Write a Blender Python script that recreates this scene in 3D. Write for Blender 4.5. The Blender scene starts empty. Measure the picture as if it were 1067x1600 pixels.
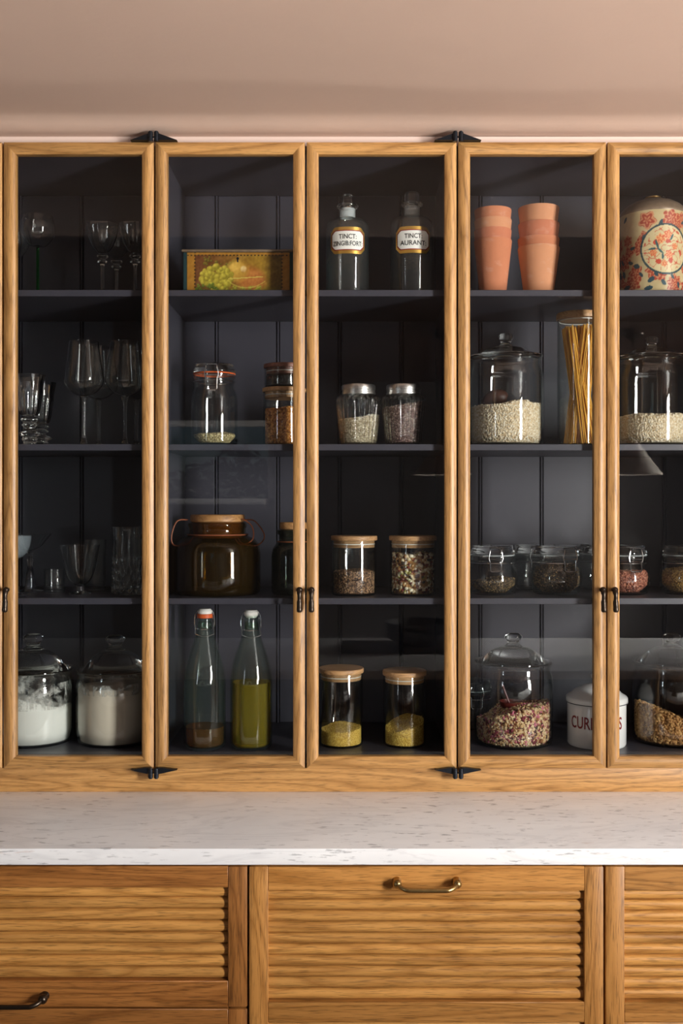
import bpy, bmesh, math, random
import numpy as np
from mathutils import Vector, Matrix

random.seed(7)
rng = np.random.default_rng(7)
scene = bpy.context.scene
C = bpy.context.collection
PI = math.pi

# ------------------------------------------------------------------ camera
S, D, ZC, HR, CXP = 0.00135, 2.2, 1.514, 785.0, 533.5   # metres per photo pixel at the door plane, camera distance, eye height


def sc(y):
    return S * (D + y) / D


def X(px, y):
    return (px - CXP) * sc(y)


def Z(row, y):
    return ZC - (row - HR) * sc(y)


cam_d = bpy.data.cameras.new('camera')
cam = bpy.data.objects.new('camera', cam_d)
C.objects.link(cam)
cam.location = (0, -D, ZC)
cam.rotation_euler = (PI / 2, 0, 0)
cam_d.sensor_width = 36
cam_d.lens = (D / S) / 1600 * 36
cam_d.shift_y = -15 / 1600
cam_d.clip_start = 0.02
scene.camera = cam

# ------------------------------------------------------------------ world, window light, exposure
world = bpy.data.worlds.new('world')
scene.world = world
world.use_nodes = True
wn = world.node_tree
sky = wn.nodes.new('ShaderNodeTexSky')
sky.sky_type = 'NISHITA'
sky.sun_disc = False
sky.sun_elevation = math.radians(35)
sky.sun_rotation = math.radians(90)
sky.ozone_density = 6.0
sky.dust_density = 0.3
bg = wn.nodes['Background']
wn.links.new(sky.outputs[0], bg.inputs[0])
bg.inputs[1].default_value = 0.075


def area(name, loc, rot, sx, sy, power, col):
    d = bpy.data.lights.new(name, 'AREA')
    d.shape = 'RECTANGLE'
    d.size, d.size_y, d.energy, d.color = sx, sy, power, col
    o = bpy.data.objects.new(name, d)
    C.objects.link(o)
    o.location, o.rotation_euler = loc, rot
    return o


RX, LX, RY, CEIL = 2.75, -2.65, -4.7, 2.296            # room: side walls, rear wall, ceiling
# daylight in the two side windows
area('window_daylight_east', (RX - 0.03, -2.8, 1.30), (PI / 2, 0, PI / 2), 0.66, 1.9, 385, (1.0, 0.968, 0.92))
area('window_daylight_west', (LX + 0.03, -3.3, 1.5), (PI / 2, 0, -PI / 2), 0.18, 1.3, 12, (0.86, 0.93, 1.0))

sun_d = bpy.data.lights.new('sun', 'SUN')
sun_d.energy, sun_d.angle, sun_d.color = 7.0, 0.03, (1.0, 0.93, 0.82)
sun = bpy.data.objects.new('sun', sun_d)
C.objects.link(sun)
sun.rotation_euler = Vector((-0.84, 0.22, -0.50)).to_track_quat('-Z', 'Y').to_euler()     # through the east window on to the island

vs = scene.view_settings
vs.view_transform = 'Standard'
vs.look = 'None'
vs.gamma = 1
vs.exposure = 0.0
vs.use_curve_mapping = False
cy_ = scene.cycles
cy_.max_bounces = 14
cy_.diffuse_bounces = 5
cy_.glossy_bounces = 8
cy_.transmission_bounces = 12
cy_.transparent_max_bounces = 40


# ------------------------------------------------------------------ materials
def srgb(r, g, b):
    f = lambda c: (c / 255 / 12.92) if c / 255 <= 0.04045 else ((c / 255 + 0.055) / 1.055) ** 2.4
    return (f(r), f(g), f(b), 1.0)


class Mat:
    def __init__(self, name):
        self.m = bpy.data.materials.new(name)
        self.m.use_nodes = True
        self.t = self.m.node_tree
        self.b = self.t.nodes['Principled BSDF']
        self.out = self.t.nodes['Material Output']

    def n(self, typ, **kw):
        nd = self.t.nodes.new(typ)
        for k, v in kw.items():
            setattr(nd, k, v)
        return nd

    def l(self, a, b):
        self.t.links.new(a, b)

    def math(self, op, a, b=None):
        nd = self.n('ShaderNodeMath', operation=op)
        for i, v in enumerate((a, b)):
            if v is None:
                continue
            if isinstance(v, (int, float)):
                nd.inputs[i].default_value = v
            else:
                self.l(v, nd.inputs[i])
        return nd.outputs[0]

    def mix(self, fac, a, b, mode='MIX'):
        nd = self.n('ShaderNodeMix', data_type='RGBA', blend_type=mode)
        for sock, v in ((nd.inputs['Factor'], fac), (nd.inputs[6], a), (nd.inputs[7], b)):
            if isinstance(v, (int, float)):
                sock.default_value = v
            elif isinstance(v, tuple):
                sock.default_value = v
            else:
                self.l(v, sock)
        return nd.outputs[2]

    def ramp(self, fac, stops, interp='LINEAR'):
        nd = self.n('ShaderNodeValToRGB')
        nd.color_ramp.interpolation = interp
        el = nd.color_ramp.elements
        while len(el) < len(stops):
            el.new(0.5)
        for e, (p, c) in zip(el, stops):
            e.position, e.color = p, c
        self.l(fac, nd.inputs[0])
        return nd.outputs[0]

    def coords(self, scale, jitter=True):
        tc = self.n('ShaderNodeTexCoord')
        mp = self.n('ShaderNodeMapping')
        mp.inputs['Scale'].default_value = scale
        v = tc.outputs['Object']
        if jitter:
            oi = self.n('ShaderNodeObjectInfo')
            cm = self.n('ShaderNodeVectorMath', operation='SCALE')
            cm.inputs[0].default_value = (13.7, 7.9, 21.3)
            self.l(oi.outputs['Random'], cm.inputs['Scale'])
            ad = self.n('ShaderNodeVectorMath', operation='ADD')
            self.l(v, ad.inputs[0])
            self.l(cm.outputs[0], ad.inputs[1])
            v = ad.outputs[0]
        self.l(v, mp.inputs['Vector'])
        return mp.outputs[0]

    def noise(self, vec, scale=1.0, detail=4.0, rough=0.55, dist=0.0):
        nd = self.n('ShaderNodeTexNoise')
        nd.inputs['Scale'].default_value = scale
        nd.inputs['Detail'].default_value = detail
        nd.inputs['Roughness'].default_value = rough
        nd.inputs['Distortion'].default_value = dist
        self.l(vec, nd.inputs['Vector'])
        return nd.outputs['Fac']

    def bump(self, h, strength, dist=0.002):
        nd = self.n('ShaderNodeBump')
        nd.inputs['Strength'].default_value = strength
        nd.inputs['Distance'].default_value = dist
        self.l(h, nd.inputs['Height'])
        self.l(nd.outputs[0], self.b.inputs['Normal'])


def W(v):
    return (v, v, v, 1.0)


def simple(name, col, rough=0.5, metal=0.0, var=0.0, vscale=30.0, bump=0.0, bscale=200.0, coat=0.0):
    k = Mat(name)
    k.b.inputs['Roughness'].default_value = rough
    k.b.inputs['Metallic'].default_value = metal
    if coat:
        k.b.inputs['Coat Weight'].default_value = coat
    if var:
        v = k.noise(k.coords((1, 1, 1)), vscale, 5)
        k.l(k.mix(v, tuple(c * (1 - var) for c in col[:3]) + (1,), tuple(min(1, c * (1 + var)) for c in col[:3]) + (1,)), k.b.inputs['Base Color'])
    else:
        k.b.inputs['Base Color'].default_value = col
    if bump:
        k.bump(k.noise(k.coords((1, 1, 1)), bscale, 3), bump, 0.001)
    return k.m


def wood(name, axis, light, dark, rough=0.42, pore=0.42, fine=1.0):
    k = Mat(name)
    def sca(l, a):
        return tuple(l if i == axis else a for i in range(3))
    broad = k.noise(k.coords(sca(1.5 * fine, 17 * fine)), 1.0, 2, 0.45, 0.5)
    ring = k.math('PINGPONG', k.math('MULTIPLY', broad, 10.0), 0.5)
    ring = k.math('POWER', k.math('MULTIPLY', ring, 2.0), 0.6)
    streak = k.noise(k.coords(sca(3.5 * fine, 210 * fine)), 1.0, 3, 0.6)
    pores = k.noise(k.coords(sca(30 * fine, 620 * fine)), 1.0, 2, 0.5)
    tone = k.math('ADD', k.math('MULTIPLY', ring, 0.50), k.math('MULTIPLY', streak, 0.48))
    col = k.ramp(tone, [(0.22, dark), (0.70, light)])
    oi = k.n('ShaderNodeObjectInfo')
    var = k.math('ADD', k.math('MULTIPLY', oi.outputs['Random'], 0.26), 0.87)
    vc = k.n('ShaderNodeCombineColor')
    for i in range(3):
        k.l(var, vc.inputs[i])
    col = k.mix(1.0, col, vc.outputs[0], 'MULTIPLY')
    pm = k.ramp(pores, [(0.34, W(1 - pore)), (0.47, W(1))])
    col = k.mix(1.0, col, pm, 'MULTIPLY')
    k.l(col, k.b.inputs['Base Color'])
    k.b.inputs['Roughness'].default_value = rough
    k.bump(pores, 0.25, 0.0006)
    return k.m


OAK_L, OAK_D = (0.485, 0.258, 0.085, 1), (0.275, 0.130, 0.035, 1)
oak = [wood('oak_grain_%s' % 'xyz'[a], a, OAK_L, OAK_D) for a in range(3)]
OAK2_L, OAK2_D = (0.55, 0.262, 0.068, 1), (0.33, 0.138, 0.028, 1)
oakl = [wood('base_oak_grain_%s' % 'xyz'[a], a, OAK2_L, OAK2_D) for a in range(3)]
oakm = [wood('brown_oak_grain_%s' % 'xyz'[a], a, (0.50, 0.232, 0.060, 1), (0.31, 0.128, 0.026, 1)) for a in range(3)]
oakd = [wood('red_brown_oak_grain_%s' % 'xyz'[a], a, (0.36, 0.145, 0.036, 1), (0.20, 0.072, 0.015, 1)) for a in range(3)]  # redder oak; the drawer unit's falloff of light is put into the darker tone
oaks = wood('reed_oak', 0, (0.58, 0.285, 0.075, 1), (0.36, 0.155, 0.034, 1), 0.42, 0.45, 1.0)
lidwood = wood('lid_wood', 0, (0.52, 0.30, 0.135, 1), (0.30, 0.15, 0.06, 1), 0.5, 0.3, 2.5)
redwood = wood('red_lid_wood', 0, (0.27, 0.115, 0.075, 1), (0.16, 0.06, 0.04, 1), 0.5, 0.3, 2.5)
corkwood = wood('stopper_wood', 0, (0.42, 0.215, 0.075, 1), (0.24, 0.11, 0.035, 1), 0.5, 0.3, 2.0)
darkwood = wood('island_dark_wood', 0, (0.05, 0.022, 0.012, 1), (0.02, 0.01, 0.006, 1), 0.45)

paint = simple('dark_aubergine_paint', (0.041, 0.040, 0.053, 1), 0.38, var=0.06, vscale=8)
iron = simple('blackened_iron', (0.022, 0.026, 0.034, 1), 0.38, 0.85, bump=0.2, bscale=400)
bronze = simple('dark_bronze', (0.055, 0.042, 0.032, 1), 0.3, 0.9, var=0.2, vscale=200)
brass = simple('aged_brass', (0.42, 0.29, 0.12, 1), 0.32, 1.0, var=0.25, vscale=120)
steel = simple('polished_steel_wire', (0.62, 0.63, 0.64, 1), 0.22, 1.0)
alu = simple('brushed_screw_cap_metal', (0.60, 0.59, 0.57, 1), 0.33, 1.0, var=0.1, vscale=300)
ceil_m = simple('pink_plaster', (0.63, 0.462, 0.375, 1), 0.85, var=0.07, vscale=2.5, bump=0.35, bscale=55)
wall_m = simple('wall_plaster', (0.55, 0.40, 0.32, 1), 0.85, var=0.05, vscale=2.5)
darkwall = simple('dark_wall_paint', (0.030, 0.024, 0.022, 1), 0.7, var=0.1, vscale=3)
trim_m = simple('pale_pink_trim_paint', (0.70, 0.55, 0.48, 1), 0.6)
white_paint = simple('white_window_paint', (0.75, 0.74, 0.72, 1), 0.5)
floor_m = simple('pale_stone_floor', (0.60, 0.54, 0.48, 1), 0.6, var=0.08, vscale=3)
terra = []
for i, cc in enumerate([(0.50, 0.185, 0.092), (0.54, 0.245, 0.125), (0.46, 0.155, 0.080)]):
    k = Mat('terracotta_%s' % 'abc'[i])
    a = k.noise(k.coords((1, 1, 1)), 22, 6, 0.6)
    base = k.mix(a, tuple(c * 0.85 for c in cc) + (1,), tuple(c * 1.12 for c in cc) + (1,))
    bl = k.ramp(k.noise(k.coords((1, 1, 1.6)), 38, 4, 0.6), [(0.56, W(0)), (0.72, W(1))])
    base = k.mix(k.math('MULTIPLY', bl, 0.4), base, (0.58, 0.36, 0.27, 1))
    k.l(base, k.b.inputs['Base Color'])
    k.b.inputs['Roughness'].default_value = 0.9
    k.bump(k.noise(k.coords((1, 1, 1)), 350, 3), 0.2, 0.001)
    terra.append(k.m)

# marble: cool white with short slanting grey flecks
k = Mat('white_marble')
cv = k.noise(k.coords((1.6, 3.2, 3.2), False), 1.0, 6, 0.6, 0.4)
base = k.ramp(cv, [(0.3, srgb(226, 226, 229)), (0.62, srgb(246, 246, 247))])
rotm = k.n('ShaderNodeMapping')
rotm.inputs['Rotation'].default_value = (0, 0, math.radians(24))
rotm.inputs['Scale'].default_value = (24, 90, 170)
tcn = k.n('ShaderNodeTexCoord')
k.l(tcn.outputs['Object'], rotm.inputs['Vector'])
fl = k.noise(rotm.outputs[0], 1.0, 5, 0.62)
patch = k.ramp(k.noise(k.coords((4.0, 9.0, 9.0), False), 1.0, 2, 0.5), [(0.36, W(0.1)), (0.56, W(1))])
flm = k.ramp(fl, [(0.585, W(0)), (0.65, W(1))])
base = k.mix(k.math('MULTIPLY', k.math('MULTIPLY', flm, patch), 0.55), base, srgb(118, 116, 122))
vein = k.ramp(k.noise(rotm.outputs[0], 0.09, 5, 0.6, 1.2), [(0.46, W(0)), (0.5, W(1)), (0.54, W(0))])
base = k.mix(k.math('MULTIPLY', vein, 0.14), base, srgb(150, 150, 156))
warm = k.ramp(k.noise(rotm.outputs[0], 0.4, 4, 0.6), [(0.66, W(0)), (0.74, W(1))])
base = k.mix(k.math('MULTIPLY', warm, 0.35), base, srgb(186, 150, 132))
k.l(base, k.b.inputs['Base Color'])
k.b.inputs['Roughness'].default_value = 0.36
marble = k.m


def thin_glass(name, tint, edge, rough=0.0, f0=0.04, haze=None):
    """A glass skin seen through without bending: Schlick reflection over an absorbing clear sheet."""
    k = Mat(name)
    k.t.nodes.remove(k.b)
    g = k.n('ShaderNodeNewGeometry')
    dot = k.n('ShaderNodeVectorMath', operation='DOT_PRODUCT')
    k.l(g.outputs['Normal'], dot.inputs[0])
    k.l(g.outputs['Incoming'], dot.inputs[1])
    inv = k.math('SUBTRACT', 1.0, k.math('ABSOLUTE', dot.outputs['Value']))
    fr = k.math('ADD', k.math('MULTIPLY', k.math('POWER', inv, 5.0), 0.96), f0)
    tr = k.n('ShaderNodeBsdfTransparent')
    k.l(k.mix(k.math('POWER', inv, 3.0), tint, edge), tr.inputs[0])
    gl = k.n('ShaderNodeBsdfGlossy')
    gl.inputs['Roughness'].default_value = rough
    ms = k.n('ShaderNodeMixShader')
    k.l(fr, ms.inputs[0])
    body = tr.outputs[0]
    if haze:                                            # faint body colour scattered inside dark glass
        df = k.n('ShaderNodeBsdfDiffuse')
        df.inputs[0].default_value = haze[0]
        mh = k.n('ShaderNodeMixShader')
        mh.inputs[0].default_value = haze[1]
        k.l(body, mh.inputs[1])
        k.l(df.outputs[0], mh.inputs[2])
        body = mh.outputs[0]
    k.l(body, ms.inputs[1])
    k.l(gl.outputs[0], ms.inputs[2])
    k.l(ms.outputs[0], k.out.inputs['Surface'])
    return k.m


def solid_glass(name, col, ior=1.47, rough=0.0):
    k = Mat(name)
    k.t.nodes.remove(k.b)
    g = k.n('ShaderNodeBsdfGlass')
    g.inputs['Color'].default_value = col
    g.inputs['IOR'].default_value = ior
    g.inputs['Roughness'].default_value = rough
    k.l(g.outputs[0], k.out.inputs['Surface'])
    return k.m


pane_m = thin_glass('door_glass', (0.965, 0.972, 0.972, 1), (0.8, 0.85, 0.84, 1), 0.0, 0.023)
clear = thin_glass('clear_jar_glass', (0.965, 0.978, 0.975, 1), (0.74, 0.80, 0.79, 1), 0.012, 0.05)
greeny = thin_glass('bottle_green_tinged_glass', (0.89, 0.94, 0.91, 1), (0.58, 0.68, 0.62, 1), 0.015, 0.05, ((0.42, 0.52, 0.46, 1), 0.008))
hazy = thin_glass('old_hazy_glass', (0.955, 0.97, 0.965, 1), (0.72, 0.78, 0.77, 1), 0.015, 0.05, ((0.50, 0.54, 0.53, 1), 0.014))
brownglass = thin_glass('smoky_olive_glass', (0.60, 0.48, 0.24, 1), (0.22, 0.16, 0.06, 1), 0.012, 0.04, ((0.085, 0.05, 0.008, 1), 0.09))
greenglass = thin_glass('dark_green_glass', (0.40, 0.46, 0.38, 1), (0.12, 0.16, 0.13, 1), 0.012, 0.04, ((0.03, 0.035, 0.025, 1), 0.2))


def ground_glass(name, col, amount):
    k = Mat(name)
    k.b.inputs['Base Color'].default_value = col
    k.b.inputs['Roughness'].default_value = 0.45
    tr = k.n('ShaderNodeBsdfTransparent')
    ms = k.n('ShaderNodeMixShader')
    ms.inputs[0].default_value = amount
    k.l(tr.outputs[0], ms.inputs[1])
    k.l(k.b.outputs[0], ms.inputs[2])
    k.l(ms.outputs[0], k.out.inputs['Surface'])
    return k.m


frost = ground_glass('ground_glass', (0.62, 0.68, 0.68, 1), 0.32)
frost_thin = ground_glass('frosted_blue_glass', (0.52, 0.62, 0.68, 1), 0.10)
solid = solid_glass('solid_clear_glass', (0.985, 0.996, 0.992, 1))
stemgreen = solid_glass('green_stem_glass', (0.12, 0.62, 0.25, 1))


def liquid(name, col, body, cloud):
    k = Mat(name)
    g = k.n('ShaderNodeBsdfGlass')
    g.inputs['Color'].default_value = col
    g.inputs['IOR'].default_value = 1.34
    k.b.inputs['Base Color'].default_value = body
    k.b.inputs['Roughness'].default_value = 0.3
    ms = k.n('ShaderNodeMixShader')
    ms.inputs[0].default_value = cloud
    k.l(g.outputs[0], ms.inputs[1])
    k.l(k.b.outputs[0], ms.inputs[2])
    k.l(ms.outputs[0], k.out.inputs['Surface'])
    return k.m


def ribbed_glass(name):
    """Pressed glass: part of the light goes straight through, part is bent by the ribs."""
    k = Mat(name)
    k.t.nodes.remove(k.b)
    g = k.n('ShaderNodeBsdfGlass')
    g.inputs['Color'].default_value = (0.985, 0.996, 0.992, 1)
    g.inputs['IOR'].default_value = 1.47
    tr = k.n('ShaderNodeBsdfTransparent')
    tr.inputs[0].default_value = (0.97, 0.98, 0.975, 1)
    ms = k.n('ShaderNodeMixShader')
    ms.inputs[0].default_value = 0.5
    k.l(tr.outputs[0], ms.inputs[1])
    k.l(g.outputs[0], ms.inputs[2])
    k.l(ms.outputs[0], k.out.inputs['Surface'])
    return k.m


ribbed = ribbed_glass('fluted_pressed_glass')
oil_m = liquid('green_olive_oil', (0.97, 0.85, 0.20, 1), (0.50, 0.31, 0.012, 1), 0.32)
vinegar_m = liquid('amber_vinegar', (0.70, 0.33, 0.07, 1), (0.22, 0.085, 0.014, 1), 0.35)

rubber = simple('orange_rubber', srgb(196, 84, 30), 0.5)
leather = simple('tan_leather_cord', srgb(126, 66, 34), 0.55, var=0.2, vscale=150)
enamel = simple('white_enamel', srgb(222, 224, 224), 0.22, coat=0.4)
enamel_edge = simple('worn_navy_enamel_edge', srgb(48, 50, 58), 0.4, var=0.5, vscale=200)
ink_black = simple('black_ink', srgb(22, 22, 26), 0.5)
ink_red = simple('dark_red_ink', srgb(128, 30, 36), 0.45)
gold = simple('gilt', (0.72, 0.46, 0.11, 1), 0.28, 0.9)
label_red = simple('label_red_line', srgb(140, 40, 26), 0.5)
label_white = simple('label_off_white', srgb(226, 226, 220), 0.4)
porcelain = simple('white_porcelain', srgb(225, 222, 215), 0.25)
flour_m = simple('white_flour', srgb(238, 236, 230), 0.95, var=0.03, vscale=40, bump=0.15, bscale=120)
rye_m = simple('cream_flour', srgb(222, 208, 190), 0.95, var=0.04, vscale=40, bump=0.15, bscale=120)
tin_dark = simple('dark_tin_lid', (0.21, 0.155, 0.105, 1), 0.4, 0.35, var=0.35, vscale=90)
teal_tin = simple('teal_tin_edge', srgb(36, 66, 70), 0.45, 0.2, var=0.2, vscale=60)
scoop_wood = simple('dark_scoop_wood', srgb(66, 36, 26), 0.5, var=0.2, vscale=60)
pasta_m = simple('dry_spaghetti', srgb(226, 166, 58), 0.45)
shade_m = simple('pale_lamp_shade', (0.80, 0.72, 0.63, 1), 0.7)
bowl_m = simple('dark_stoneware', (0.045, 0.042, 0.042, 1), 0.35, var=0.2, vscale=40)


def dust_mat(name, col, lo, hi, scale):
    k = Mat(name)
    m = k.ramp(k.noise(k.coords((1, 1, 0.8)), scale, 7, 0.68, 0.6), [(lo, W(0)), (hi, W(0.85))])
    k.b.inputs['Base Color'].default_value = col
    k.b.inputs['Roughness'].default_value = 1.0
    tr = k.n('ShaderNodeBsdfTransparent')
    ms = k.n('ShaderNodeMixShader')
    k.l(m, ms.inputs[0])
    k.l(tr.outputs[0], ms.inputs[1])
    k.l(k.b.outputs[0], ms.inputs[2])
    k.l(ms.outputs[0], k.out.inputs['Surface'])
    return k.m


dust_m = dust_mat('flour_dust_on_glass', srgb(214, 212, 206), 0.46, 0.66, 40)


def grain_mat(name, stops, rough=0.6):
    k = Mat(name)
    at = k.n('ShaderNodeAttribute', attribute_name='tone')
    k.l(k.ramp(at.outputs['Fac'], [(p, srgb(*c)) for p, c in stops], 'CONSTANT' if len(stops) > 4 else 'LINEAR'), k.b.inputs['Base Color'])
    k.b.inputs['Roughness'].default_value = rough
    return k.m


def paint_mat(name, rough=0.35, metal=0.0):
    k = Mat(name)
    at = k.n('ShaderNodeAttribute', attribute_name='print')
    k.l(at.outputs['Color'], k.b.inputs['Base Color'])
    k.b.inputs['Roughness'].default_value = rough
    k.b.inputs['Metallic'].default_value = metal
    return k.m


# ------------------------------------------------------------------ mesh helpers
ORG = {}


def link(o, parent, origin):
    C.objects.link(o)
    if parent is not None:
        o.parent = parent
        ORG[o.name] = ORG[parent.name]
    else:
        o.location = origin
        ORG[o.name] = Vector(origin)
    return o


def thing(name, label, cat, origin, group=None, kind=None):
    o = bpy.data.objects.new(name, None)
    o.empty_display_size = 0.02
    link(o, None, origin)
    return tag(o, label, cat, group, kind)


def tag(o, label=None, cat=None, group=None, kind=None):
    if label: o['label'] = label
    if cat: o['category'] = cat
    if group: o['group'] = group
    if kind: o['kind'] = kind
    return o


def holder(name, parent):
    o = bpy.data.objects.new(name, None)
    o.empty_display_size = 0.02
    return link(o, parent, None)


class MB:
    def __init__(self):
        self.v, self.f = [], []

    def add(self, verts, faces):
        b = len(self.v)
        self.v += [tuple(p) for p in verts]
        self.f += [tuple(i + b for i in q) for q in faces]
        return self

    def box(self, x0, x1, y0, y1, z0, z1, bev=0.0, seg=2):
        bm = bmesh.new()
        bmesh.ops.create_cube(bm, size=1)
        for v in bm.verts:
            v.co = Vector(((x0 + x1) / 2 + v.co.x * (x1 - x0), (y0 + y1) / 2 + v.co.y * (y1 - y0), (z0 + z1) / 2 + v.co.z * (z1 - z0)))
        if bev:
            bmesh.ops.bevel(bm, geom=list(bm.edges), offset=bev, segments=seg, profile=0.5, affect='EDGES')
        bm.verts.index_update()
        self.add([v.co[:] for v in bm.verts], [[v.index for v in f.verts] for f in bm.faces])
        bm.free()
        return self

    def lathe(self, prof, cx, cy, seg=48, mod=None, axis_tilt=None):
        """Revolve (r, z) pairs; mod = (count, depth, z0, z1) flutes the radius between two heights."""
        verts, faces, rows = [], [], []
        for r, z in prof:
            if r <= 1e-7:
                rows.append([len(verts)])
                verts.append((cx, cy, z))
            else:
                row = []
                for i in range(seg):
                    a = 2 * PI * i / seg
                    rr = r
                    if callable(mod):
                        rr = mod(a, z, r)
                    elif mod and mod[2] - 1e-6 <= z <= mod[3] + 1e-6:
                        rr = r * (1 + mod[1] * abs(math.cos(mod[0] * a / 2)) - mod[1] / 2)
                    row.append(len(verts))
                    verts.append((cx + rr * math.cos(a), cy + rr * math.sin(a), z))
                rows.append(row)
        for A, B in zip(rows, rows[1:]):
            for i in range(seg):
                j = (i + 1) % seg
                if len(A) == 1 and len(B) == 1:
                    break
                if len(A) == 1:
                    faces.append((A[0], B[j], B[i]))
                elif len(B) == 1:
                    faces.append((A[i], A[j], B[0]))
                else:
                    faces.append((A[i], A[j], B[j], B[i]))
        return self.add(verts, faces)

    def tube(self, pts, r, seg=8, closed=False, caps=True):
        pts = [Vector(p) for p in pts]
        n = len(pts)
        rad = r if isinstance(r, (list, tuple)) else [r] * n
        verts, faces, up = [], [], None
        for i, p in enumerate(pts):
            if closed:
                t = (pts[(i + 1) % n] - pts[i - 1]).normalized()
            else:
                t = (pts[min(i + 1, n - 1)] - pts[max(i - 1, 0)]).normalized()
            if up is None:
                up = t.orthogonal().normalized()
            up = (up - t * up.dot(t))
            up = up.normalized() if up.length > 1e-6 else t.orthogonal().normalized()
            w = t.cross(up)
            for k_ in range(seg):
                a = 2 * PI * k_ / seg
                verts.append(p + (up * math.cos(a) + w * math.sin(a)) * rad[i])
        for i in range(n if closed else n - 1):
            A, B = i * seg, ((i + 1) % n) * seg
            for k_ in range(seg):
                q = (k_ + 1) % seg
                faces.append((A + k_, A + q, B + q, B + k_))
        if caps and not closed:
            faces.append(tuple(range(seg - 1, -1, -1)))
            faces.append(tuple((n - 1) * seg + k_ for k_ in range(seg)))
        return self.add(verts, faces)

    def prism(self, poly, y0, y1):
        """Extrude an (x, z) polygon along y."""
        n = len(poly)
        v = [(x, y0, z) for x, z in poly] + [(x, y1, z) for x, z in poly]
        f = [tuple(range(n)), tuple(range(2 * n - 1, n - 1, -1))] + [(i, i + n, (i + 1) % n + n, (i + 1) % n) for i in range(n)]
        return self.add(v, f)

    def build(self, name, mat, parent=None, origin=None, sharp=38, smooth=True):
        me = bpy.data.meshes.new(name)
        if parent is not None:
            O = ORG[parent.name]
        else:
            if origin is None:
                a = np.array(self.v)
                origin = ((a[:, 0].min() + a[:, 0].max()) / 2, (a[:, 1].min() + a[:, 1].max()) / 2, a[:, 2].min())
            O = Vector(origin)
        me.from_pydata([(x - O[0], y - O[1], z - O[2]) for x, y, z in self.v], [], self.f)
        bm = bmesh.new()
        bm.from_mesh(me)
        bmesh.ops.recalc_face_normals(bm, faces=bm.faces)
        bm.to_mesh(me)
        bm.free()
        if smooth:
            me.polygons.foreach_set('use_smooth', [True] * len(me.polygons))
            me.set_sharp_from_angle(angle=math.radians(sharp))
        me.materials.append(mat)
        o = bpy.data.objects.new(name, me)
        return link(o, parent, origin)


def shell(outer, t, tb=None):
    """Outer (r, z) profile from the bottom centre to the rim -> closed profile with an inner wall."""
    tb = tb or t
    zb = outer[0][1]
    inner = [(max(r - t, 0.0004), max(z, zb + tb)) for r, z in outer[1:]]
    inner[0] = (inner[0][0], zb + tb)
    out = list(outer) + [(r, z) for r, z in reversed(inner)] + [(0, zb + tb)]
    res = []
    for p in out:
        if not res or abs(p[0] - res[-1][0]) + abs(p[1] - res[-1][1]) > 1e-6:
            res.append(p)
    return res


def spline(pts, n=6):
    """Catmull-Rom through (r, z) points for smooth profiles."""
    P = [pts[0]] + list(pts) + [pts[-1]]
    out = []
    for i in range(1, len(P) - 2):
        p0, p1, p2, p3 = [np.array(P[j], float) for j in (i - 1, i, i + 1, i + 2)]
        for k_ in range(n):
            t = k_ / n
            q = 0.5 * ((2 * p1) + (-p0 + p2) * t + (2 * p0 - 5 * p1 + 4 * p2 - p3) * t * t + (-p0 + 3 * p1 - 3 * p2 + p3) * t ** 3)
            out.append((max(float(q[0]), 0.0), float(q[1])))
    out.append(tuple(pts[-1]))
    return out


def smooth_path(pts, n=6):
    P = [np.array(p, float) for p in ([pts[0]] + list(pts) + [pts[-1]])]
    out = []
    for i in range(1, len(P) - 2):
        p0, p1, p2, p3 = P[i - 1], P[i], P[i + 1], P[i + 2]
        for k_ in range(n):
            t = k_ / n
            out.append(tuple(0.5 * ((2 * p1) + (-p0 + p2) * t + (2 * p0 - 5 * p1 + 4 * p2 - p3) * t * t + (-p0 + 3 * p1 - 3 * p2 + p3) * t ** 3)))
    out.append(tuple(pts[-1]))
    return out


# ------------------------------------------------------------------ the room
def struct(name, mb, mat, parent=None, sharp=30):
    o = mb.build(name, mat, parent, sharp=sharp)
    if parent is None:
        o['kind'] = 'structure'
    return o


BACKY = 0.36
struct('floor', MB().box(LX - .1, RX + .1, RY - .1, BACKY + .1, -0.1, 0), floor_m)
# plaster ceiling over the worktop: hollow added to shade a band along the cabinets
cm = MB()
nx, ny = 120, 60
ys_ = np.linspace(-0.85, BACKY + .1, ny)
xs_ = np.linspace(LX - .1, RX + .1, nx)
for yy in ys_:
    for xx in xs_:
        wob = .03 * math.sin(1.7 * xx + .6) + .014 * math.sin(4.3 * xx)
        u = min(max((yy - wob + .28) / .05, 0), 1)
        rise = .0026 * u * u + .066 * max(0, yy - wob + .23)
        drop = min(max((yy + .065) / .065, 0), 1)
        h = rise * (1 - drop * drop * (3 - 2 * drop)) if yy < 0.02 else 0
        h += .0012 * math.sin(2.1 * xx + 3 * yy) + .0008 * math.sin(7 * xx - 9 * yy)
        cm.v.append((xx, yy, CEIL + max(h, 0) + .0004))
for j in range(ny - 1):
    for i in range(nx - 1):
        cm.f.append((j * nx + i, j * nx + i + 1, (j + 1) * nx + i + 1, (j + 1) * nx + i))
cb = len(cm.v)
cm.box(LX - .1, RX + .1, -0.85, BACKY + .1, CEIL + .03, CEIL + .15)
struct('ceiling', cm, ceil_m, sharp=60)
# unseen, slightly higher rear ceiling, made dark to dim its reflection in the glass
struct('ceiling', MB().box(LX - .1, RX + .1, RY - .1, -0.85, CEIL + .018, CEIL + .15), darkwood)
struct('wall_back', MB().box(LX - .1, RX + .1, BACKY, BACKY + .1, 0, CEIL), wall_m)


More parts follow.
